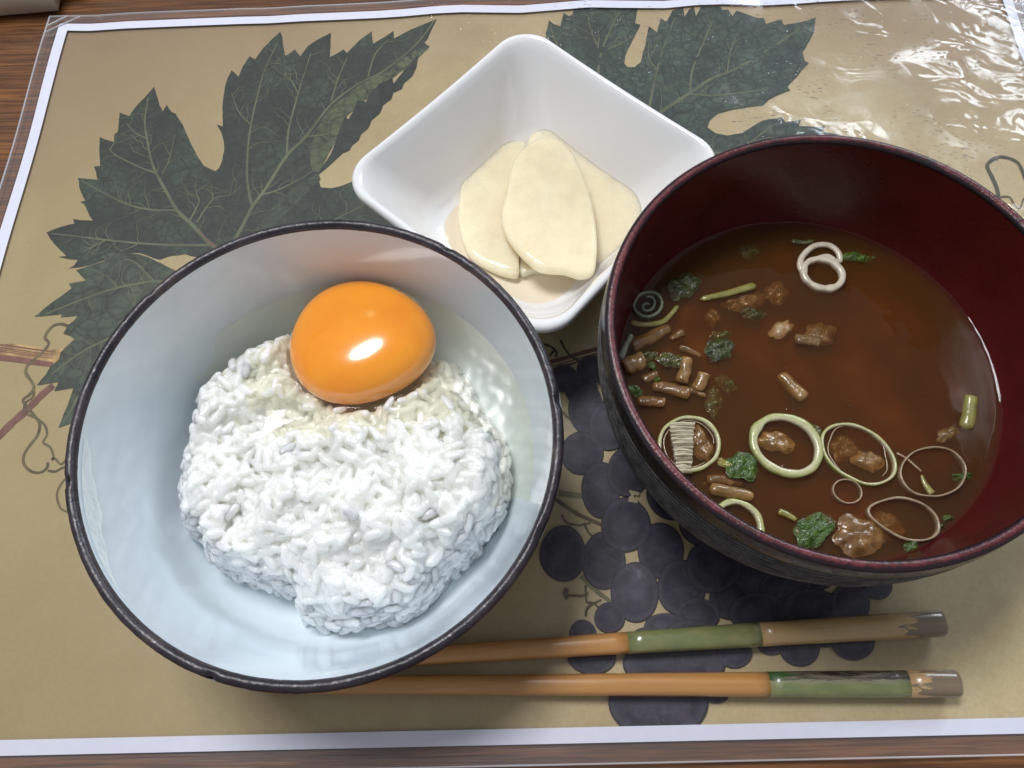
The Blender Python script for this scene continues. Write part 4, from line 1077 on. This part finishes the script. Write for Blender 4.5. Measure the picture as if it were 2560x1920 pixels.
# --- leaves and flakes
def leafbit(name, c, rx, ry, mat, label, cat, group, f=SA, z=0.0, rot=0.0, crumple=.0009, seed=0, thick=.0006, jag=.35):
    ctr = f(c[0], c[1], ZT); s = (f(c[0] + 100, c[1], ZT) - ctr).length / 100; rx *= s; ry *= s
    n, m_ = 36, 9; vs, fs = [], []; rnd = random.Random(seed + c[0])
    for side in (1, -1):
        for j in range(m_ + 1):
            for i in range(n):
                a = 2 * pi * i / n; e = 1 + jag * noise.noise(Vector((cos(a) * 1.6 + seed, sin(a) * 1.6, c[0]))) + jag * .35 * noise.noise(Vector((cos(a) * 6, sin(a) * 6, seed)))
                q = j / m_; x, y = rx * q * e * cos(a), ry * q * e * sin(a)
                zz = crumple * (noise.noise(Vector((x * 380 + seed, y * 380, 0))) * 1.3 + .7 * noise.noise(Vector((x * 900, y * 900, seed)))) - .0006 * q * q + side * thick * .5 * (1 - q ** 4)
                v = Matrix.Rotation(rot, 3, 'Z') @ Vector((x, y, zz)); vs.append(v)
    M_ = (m_ + 1) * n
    for sd in (0, 1):
        for j in range(m_):
            for i in range(n):
                a, b = sd * M_ + j * n + i, sd * M_ + j * n + (i + 1) % n
                fs.append((a, a + n, b + n, b) if sd == 0 else (a, b, b + n, a + n))
    for i in range(n): a, b = m_ * n + i, m_ * n + (i + 1) % n; fs.append((a, a + M_, b + M_, b))
    o = mesh(name, vs, fs, mat); o.location = ctr + Vector((0, 0, z)); tag(o, label, cat, group); return o
GL = "pieces of green leaf in the soup"
for k, (c, rx, ry, mt, lb, z, rot, f) in enumerate([
 ((640,470), 130, 105, M_GREEND, "largest dark green leaf piece right of the grey green ring", .0000, .6, SA),
 ((545,1045), 112, 72, M_GREENY, "olive speckled leaf piece among the mushrooms at the left", .0005, -.3, SA),
 ((385,1010), 62, 34, M_GREENY, "narrow olive leaf tip pointing left from the speckled piece", .0003, .3, SA),
 ((400,1085), 36, 44, M_GREEN, "tiny green leaf scrap under the speckled piece", .0002, 0, SA),
 ((915,960), 112, 92, M_GREEND, "crumpled dark leaf with a bright glint right of the cluster", .0003, .4, SA),
 ((930,830), 90, 50, M_GREENY, "sunken olive leaf above the crumpled dark leaf", -.0010, 0, SA),
 ((275,1280), 62, 42, M_GREEN, "small bright green scrap against the lower left wall", .0004, -.4, SA),
 ((1980,245), 140, 42, M_GREEN, "long green leaf right of the white double ring", -.0002, -.12, SA),
 ((1150,185), 90, 66, M_GREEND, "dark sunken leaf at the far side of the soup", -.0012, .2, SA),
 ((880,1350), 62, 130, M_GREENY, "long sunken olive leaf above the ribbed strip", -.0010, -.2, SA),
 ((980,1200), 70, 90, M_GREENY, "faint sunken leaf in the middle left of the soup", -.0014, .5, SA),
 ((1180,675), 100, 55, M_GREEND, "dark leaf scrap under the brown fluff", -.0007, -.2, SA),
 ((440,1195), 26, 22, M_GREEN, "tiniest green fleck on the left mushrooms", .0008, 0, SA),
 ((742,430), 82, 78, M_GREEN, "bright green leaf piece between the two left rings", .0006, .3, SB),
 ((655,410), 50, 26, M_STEM, "yellowish leaf base left of the bright green piece", .0000, -.5, SB),
 ((1110,760), 108, 84, M_GREEN, "dark green leaf clump at the near rim", .0004, .5, SB),
 ((1195,715), 36, 46, M_GREENY, "yellow green tip right of the leaf clump", .0000, .5, SB),
 ((1130,240), 34, 60, M_GREENY, "small olive scrap behind the thickest ring", -.0004, .6, SB),
 ((1895,480), 60, 24, M_GREEN, "small leaf scrap at the right edge of the hair-thin loop", .0001, 0, SB),
 ((1817,698), 30, 20, M_GREEN, "tiny green fleck right of the teardrop loop", .0002, .3, SB),
 ((1780,738), 26, 12, M_GREEN, "tiny green sliver below the fleck at the right", .0002, .2, SB),
 ((1622,845), 38, 28, M_GREEN, "little leaf scrap under the teardrop loop", .0002, .4, SB)]):
    leafbit("leaf_piece", c, rx, ry, mt, lb, "leaf piece", GL, f, z, rot, seed=k * 3 + 1)
GF = "soft brown flakes in the soup"
for k, (c, rx, ry, mt, lb, z, rot, f) in enumerate([
 ((1110,560), 180, 85, M_FLUFF, "large blurred brown fluff along the straight green stem", -.0015, .2, SA),
 ((1370,500), 110, 90, M_FLUFF, "brown fluff left of the white double ring", -.0016, .9, SA),
 ((880,690), 60, 70, M_FLUFF, "small sunken fluff left of the dark leaf scrap", -.0016, .2, SA),
 ((1400,790), 110, 56, M_SCALW, "pale pinkish flake above the sunken mushroom stem", -.0010, .5, SA),
 ((1700,830), 125, 90, M_FLUFF, "ragged tan flake touching the pale barrel-shaped piece", -.0009, .1, SA),
 ((925,295), 100, 62, M_MUSH, "tan clump inside the thickest scallion ring", -.0002, -.3, SB),
 ((1400,395), 78, 66, M_MUSH, "orange tan lump inside the wide oval ring", -.0001, -.4, SB),
 ((1290,330), 90, 70, M_FLUFF, "sunken soft cloud left of the orange tan lump", -.0017, 0, SB),
 ((530,315), 56, 95, M_MUSHD, "orange brown lump beside the ribbed strip", .0000, .1, SB),
 ((1350,780), 140, 105, M_MUSHD, "bulging orange brown lump with glints at the near rim", .0004, .1, SB),
 ((1480,740), 120, 80, M_FLUFF, "sunken brown cloud under the teardrop loop", -.0016, .2, SB),
 ((1822,258), 66, 38, M_FLUFF, "small tan flake near the right wall", -.0001, .5, SB),
 ((640,500), 90, 40, M_FLUFF, "sunken cloud left of the near tan mushroom", -.0014, 0, SB)]):
    leafbit("soup_flake", c, rx, ry, mt, lb, "soup flake", GF, f, z - .0004, rot, .0006, k * 5 + 2, .0015, .42)
# bubbles
mb = MB(); rnd = random.Random(4)
def ball(c, r):
    vs, fs = [], []; n, m_ = 10, 5
    for j in range(m_):
        th = pi / 2 * j / (m_ - 1) + .001
        for i in range(n): a = 2 * pi * i / n; vs.append((c.x + r * sin(th) * cos(a), c.y + r * sin(th) * sin(a), c.z + r * cos(th)))
    for j in range(m_ - 1):
        for i in range(n): a, b = j * n + i, j * n + (i + 1) % n; fs.append((a, a + n, b + n, b))
    mb.add(vs, fs)
for _ in range(130):
    t = rnd.random(); a = 1650 + 110 * t ** .7 + rnd.gauss(0, 22); b = -60 + 520 * t
    ball(SB(a, b, ZT), rnd.uniform(.00008, .0002))
for _ in range(60):
    a = rnd.uniform(1600, 1900); b = rnd.uniform(0, 350); ball(SB(a, b, ZT), rnd.uniform(.00006, .00016))
for a, b, r in ((1400,1080,.0006),(1425,1100,.0004),(490,965,.0006),(845,1060,.0009),(840,1040,.0006),(570,960,.0004),(945,1280,.0005),(930,1260,.0004),(1912,1400,.0005),(1950,1450,.0005),(450,1545,.0008),(1715,740,.0004),(205,1140,.0006),(1660,120,.0005),(1550,228,.0004)):
    ball(SA(a, b, ZT), r)
for a, b, r in ((970,135,.0006),(1000,140,.0004),(1030,155,.0004),(1060,180,.0004),(1090,210,.0004),(790,345,.0006),(950,432,.0007),(975,440,.0005),(1290,790,.0007),(1340,795,.0006),(1405,775,.0008),(1270,830,.0005),(1380,365,.0009),(1410,440,.0004)):
    ball(SB(a, b, ZT), r)
o_ = mb.build("bubble_film", M_BUB); tag(o_, "tiny clear bubbles scattered on the soup surface", None, kind='stuff')

# ------------------------------------------------------------------ chopsticks
def chopstick(pr, pl, xb0, xb1, mats, label, r1=.0039, r0=.0024, length=.208):
    """pr: butt end, pl: a point to its left (both in world), bands as distance from the butt"""
    d = (pl - pr); d.z = 0; d.normalize(); ang = math.atan2(-d.y, -d.x)
    pr.z = 0; root = tag(empty("chopstick", pr + d * .11), label, "chopstick", "pair of wooden chopsticks")
    root.rotation_euler = (0, 0, ang)
    def seg(name, a, b, mat, puff=0.0):
        vs, fs = [], []; n = 28; ns = max(3, int((b - a) / .004)); st = []
        for k in range(ns + 1): st.append(a + (b - a) * k / ns)
        if a == 0: st = [.0, .0003, .0008, .0016] + [s for s in st if s > .002]
        for s in st:
            t = s / length; r = (r1 + (r0 - r1) * t) + puff
            e = 1.0
            if s < .0016: e = .80 + .20 * sqrt(max(0, 1 - (1 - s / .0016) ** 2))
            if s > length - .002: e = max(.35, sqrt(max(0, (length - s) / .002)))
            zc = (r1 * .92 + .0008) * (1 - t) + (r0 + .0009) * t + .0012
            for i in range(n):
                q = 2 * pi * i / n; ex = .78
                cx_ = math.copysign(abs(cos(q)) ** ex, cos(q)); sx_ = math.copysign(abs(sin(q)) ** ex, sin(q))
                wv = 1 + .012 * noise.noise(Vector((s * 150, cx_, sx_)))
                vs.append((.11 - s, r * e * cx_ * wv, zc + r * .92 * e * sx_ * wv))
        for j in range(len(st) - 1):
            for i in range(n): a_, b_ = j * n + i, j * n + (i + 1) % n; fs.append((a_, b_, b_ + n, a_ + n))
        fs.append(tuple(range(n))); fs.append(tuple((len(st) - 1) * n + i for i in range(n - 1, -1, -1)))
        return mesh(name, vs, fs, mat, root)
    seg("butt_end", 0, xb0, mats[0]); seg("painted_band", xb0 - .00002, xb1, mats[1], .00007); seg("shaft", xb1 - .00002, length, mats[2])
    return root
H1 = .0045
pr = Z4(1853, 1035, H1); pl = Z4(0, 1150, H1)
dd = lambda a, b: (Z4(a, b, H1) - pr).length
chopstick(pr, pl, dd(1065, 1088), dd(498, 1118), (M_CHOPE, M_BAND, M_CHOP), "upper wooden chopstick with smooth green band and frayed brown end")
pr = Z4(1918, 1296, H1); pl = Z4(0, 1300, H1)
chopstick(pr, pl, dd(1695, 1296), dd(1100, 1298), (M_CHOPE2, M_BANDW, M_CHOP), "lower wooden chopstick with scuffed green band and short pale end")

# ------------------------------------------------------------------ cream case at the far left corner
bm = bmesh.new(); bmesh.ops.create_cube(bm, size=1)
for v in bm.verts: v.co = Vector((v.co.x * .12, v.co.y * .06, v.co.z * .018))
ve = [e for e in bm.edges if abs(e.verts[0].co.z - e.verts[1].co.z) > .01]
bmesh.ops.bevel(bm, geom=ve, offset=.010, segments=8, affect='EDGES')
he = [e for e in bm.edges if len(e.link_faces) == 2 and abs(e.link_faces[0].normal.z - e.link_faces[1].normal.z) > .5]
bmesh.ops.bevel(bm, geom=he, offset=.0015, segments=3, affect='EDGES')
me = bpy.data.meshes.new("case_body"); bm.to_mesh(me); bm.free()
me.polygons.foreach_set("use_smooth", [True] * len(me.polygons))
cp = P(190, 22, .002)
case = tag(empty("plastic_case", (cp.x - .06, cp.y + .026, .0)), "corner of a cream plastic case on the bare table", "case")
case.rotation_euler = (0, 0, radians(4))
b_ = link("case_body", me, M_CASE, case); b_.location = (0, 0, .0094)
mb = MB(); lip = []
for s_ in (0, 1):
    pass
bm = bmesh.new(); bmesh.ops.create_cube(bm, size=1)
for v in bm.verts: v.co = Vector((v.co.x * .1205, v.co.y * .0605, v.co.z * .0004))
ve = [e for e in bm.edges if abs(e.verts[0].co.z - e.verts[1].co.z) > .0003]
bmesh.ops.bevel(bm, geom=ve, offset=.010, segments=8, affect='EDGES')
me = bpy.data.meshes.new("case_seam"); bm.to_mesh(me); bm.free()
b_ = link("case_seam", me, simple("seam_dark", (.10, .09, .06), .6, .1), case); b_.location = (0, 0, .0125)

# outward normals for every closed body
CLOSED = {"broth", "yolk", "radish_slice", "scallion_ring", "inner_layer", "mushroom_piece", "green_stem", "ribbed_strip", "leaf_piece", "soup_flake",
          "butt_end", "painted_band", "shaft", "dish_body", "fused_grain_mass", "rice_grain"}
done = set()
for o in list(COL.objects):
    if o.type == 'MESH' and o.name.split('.')[0] in CLOSED and o.data.name not in done:
        done.add(o.data.name); bm = bmesh.new(); bm.from_mesh(o.data)
        bmesh.ops.recalc_face_normals(bm, faces=bm.faces[:]); bm.to_mesh(o.data); bm.free()
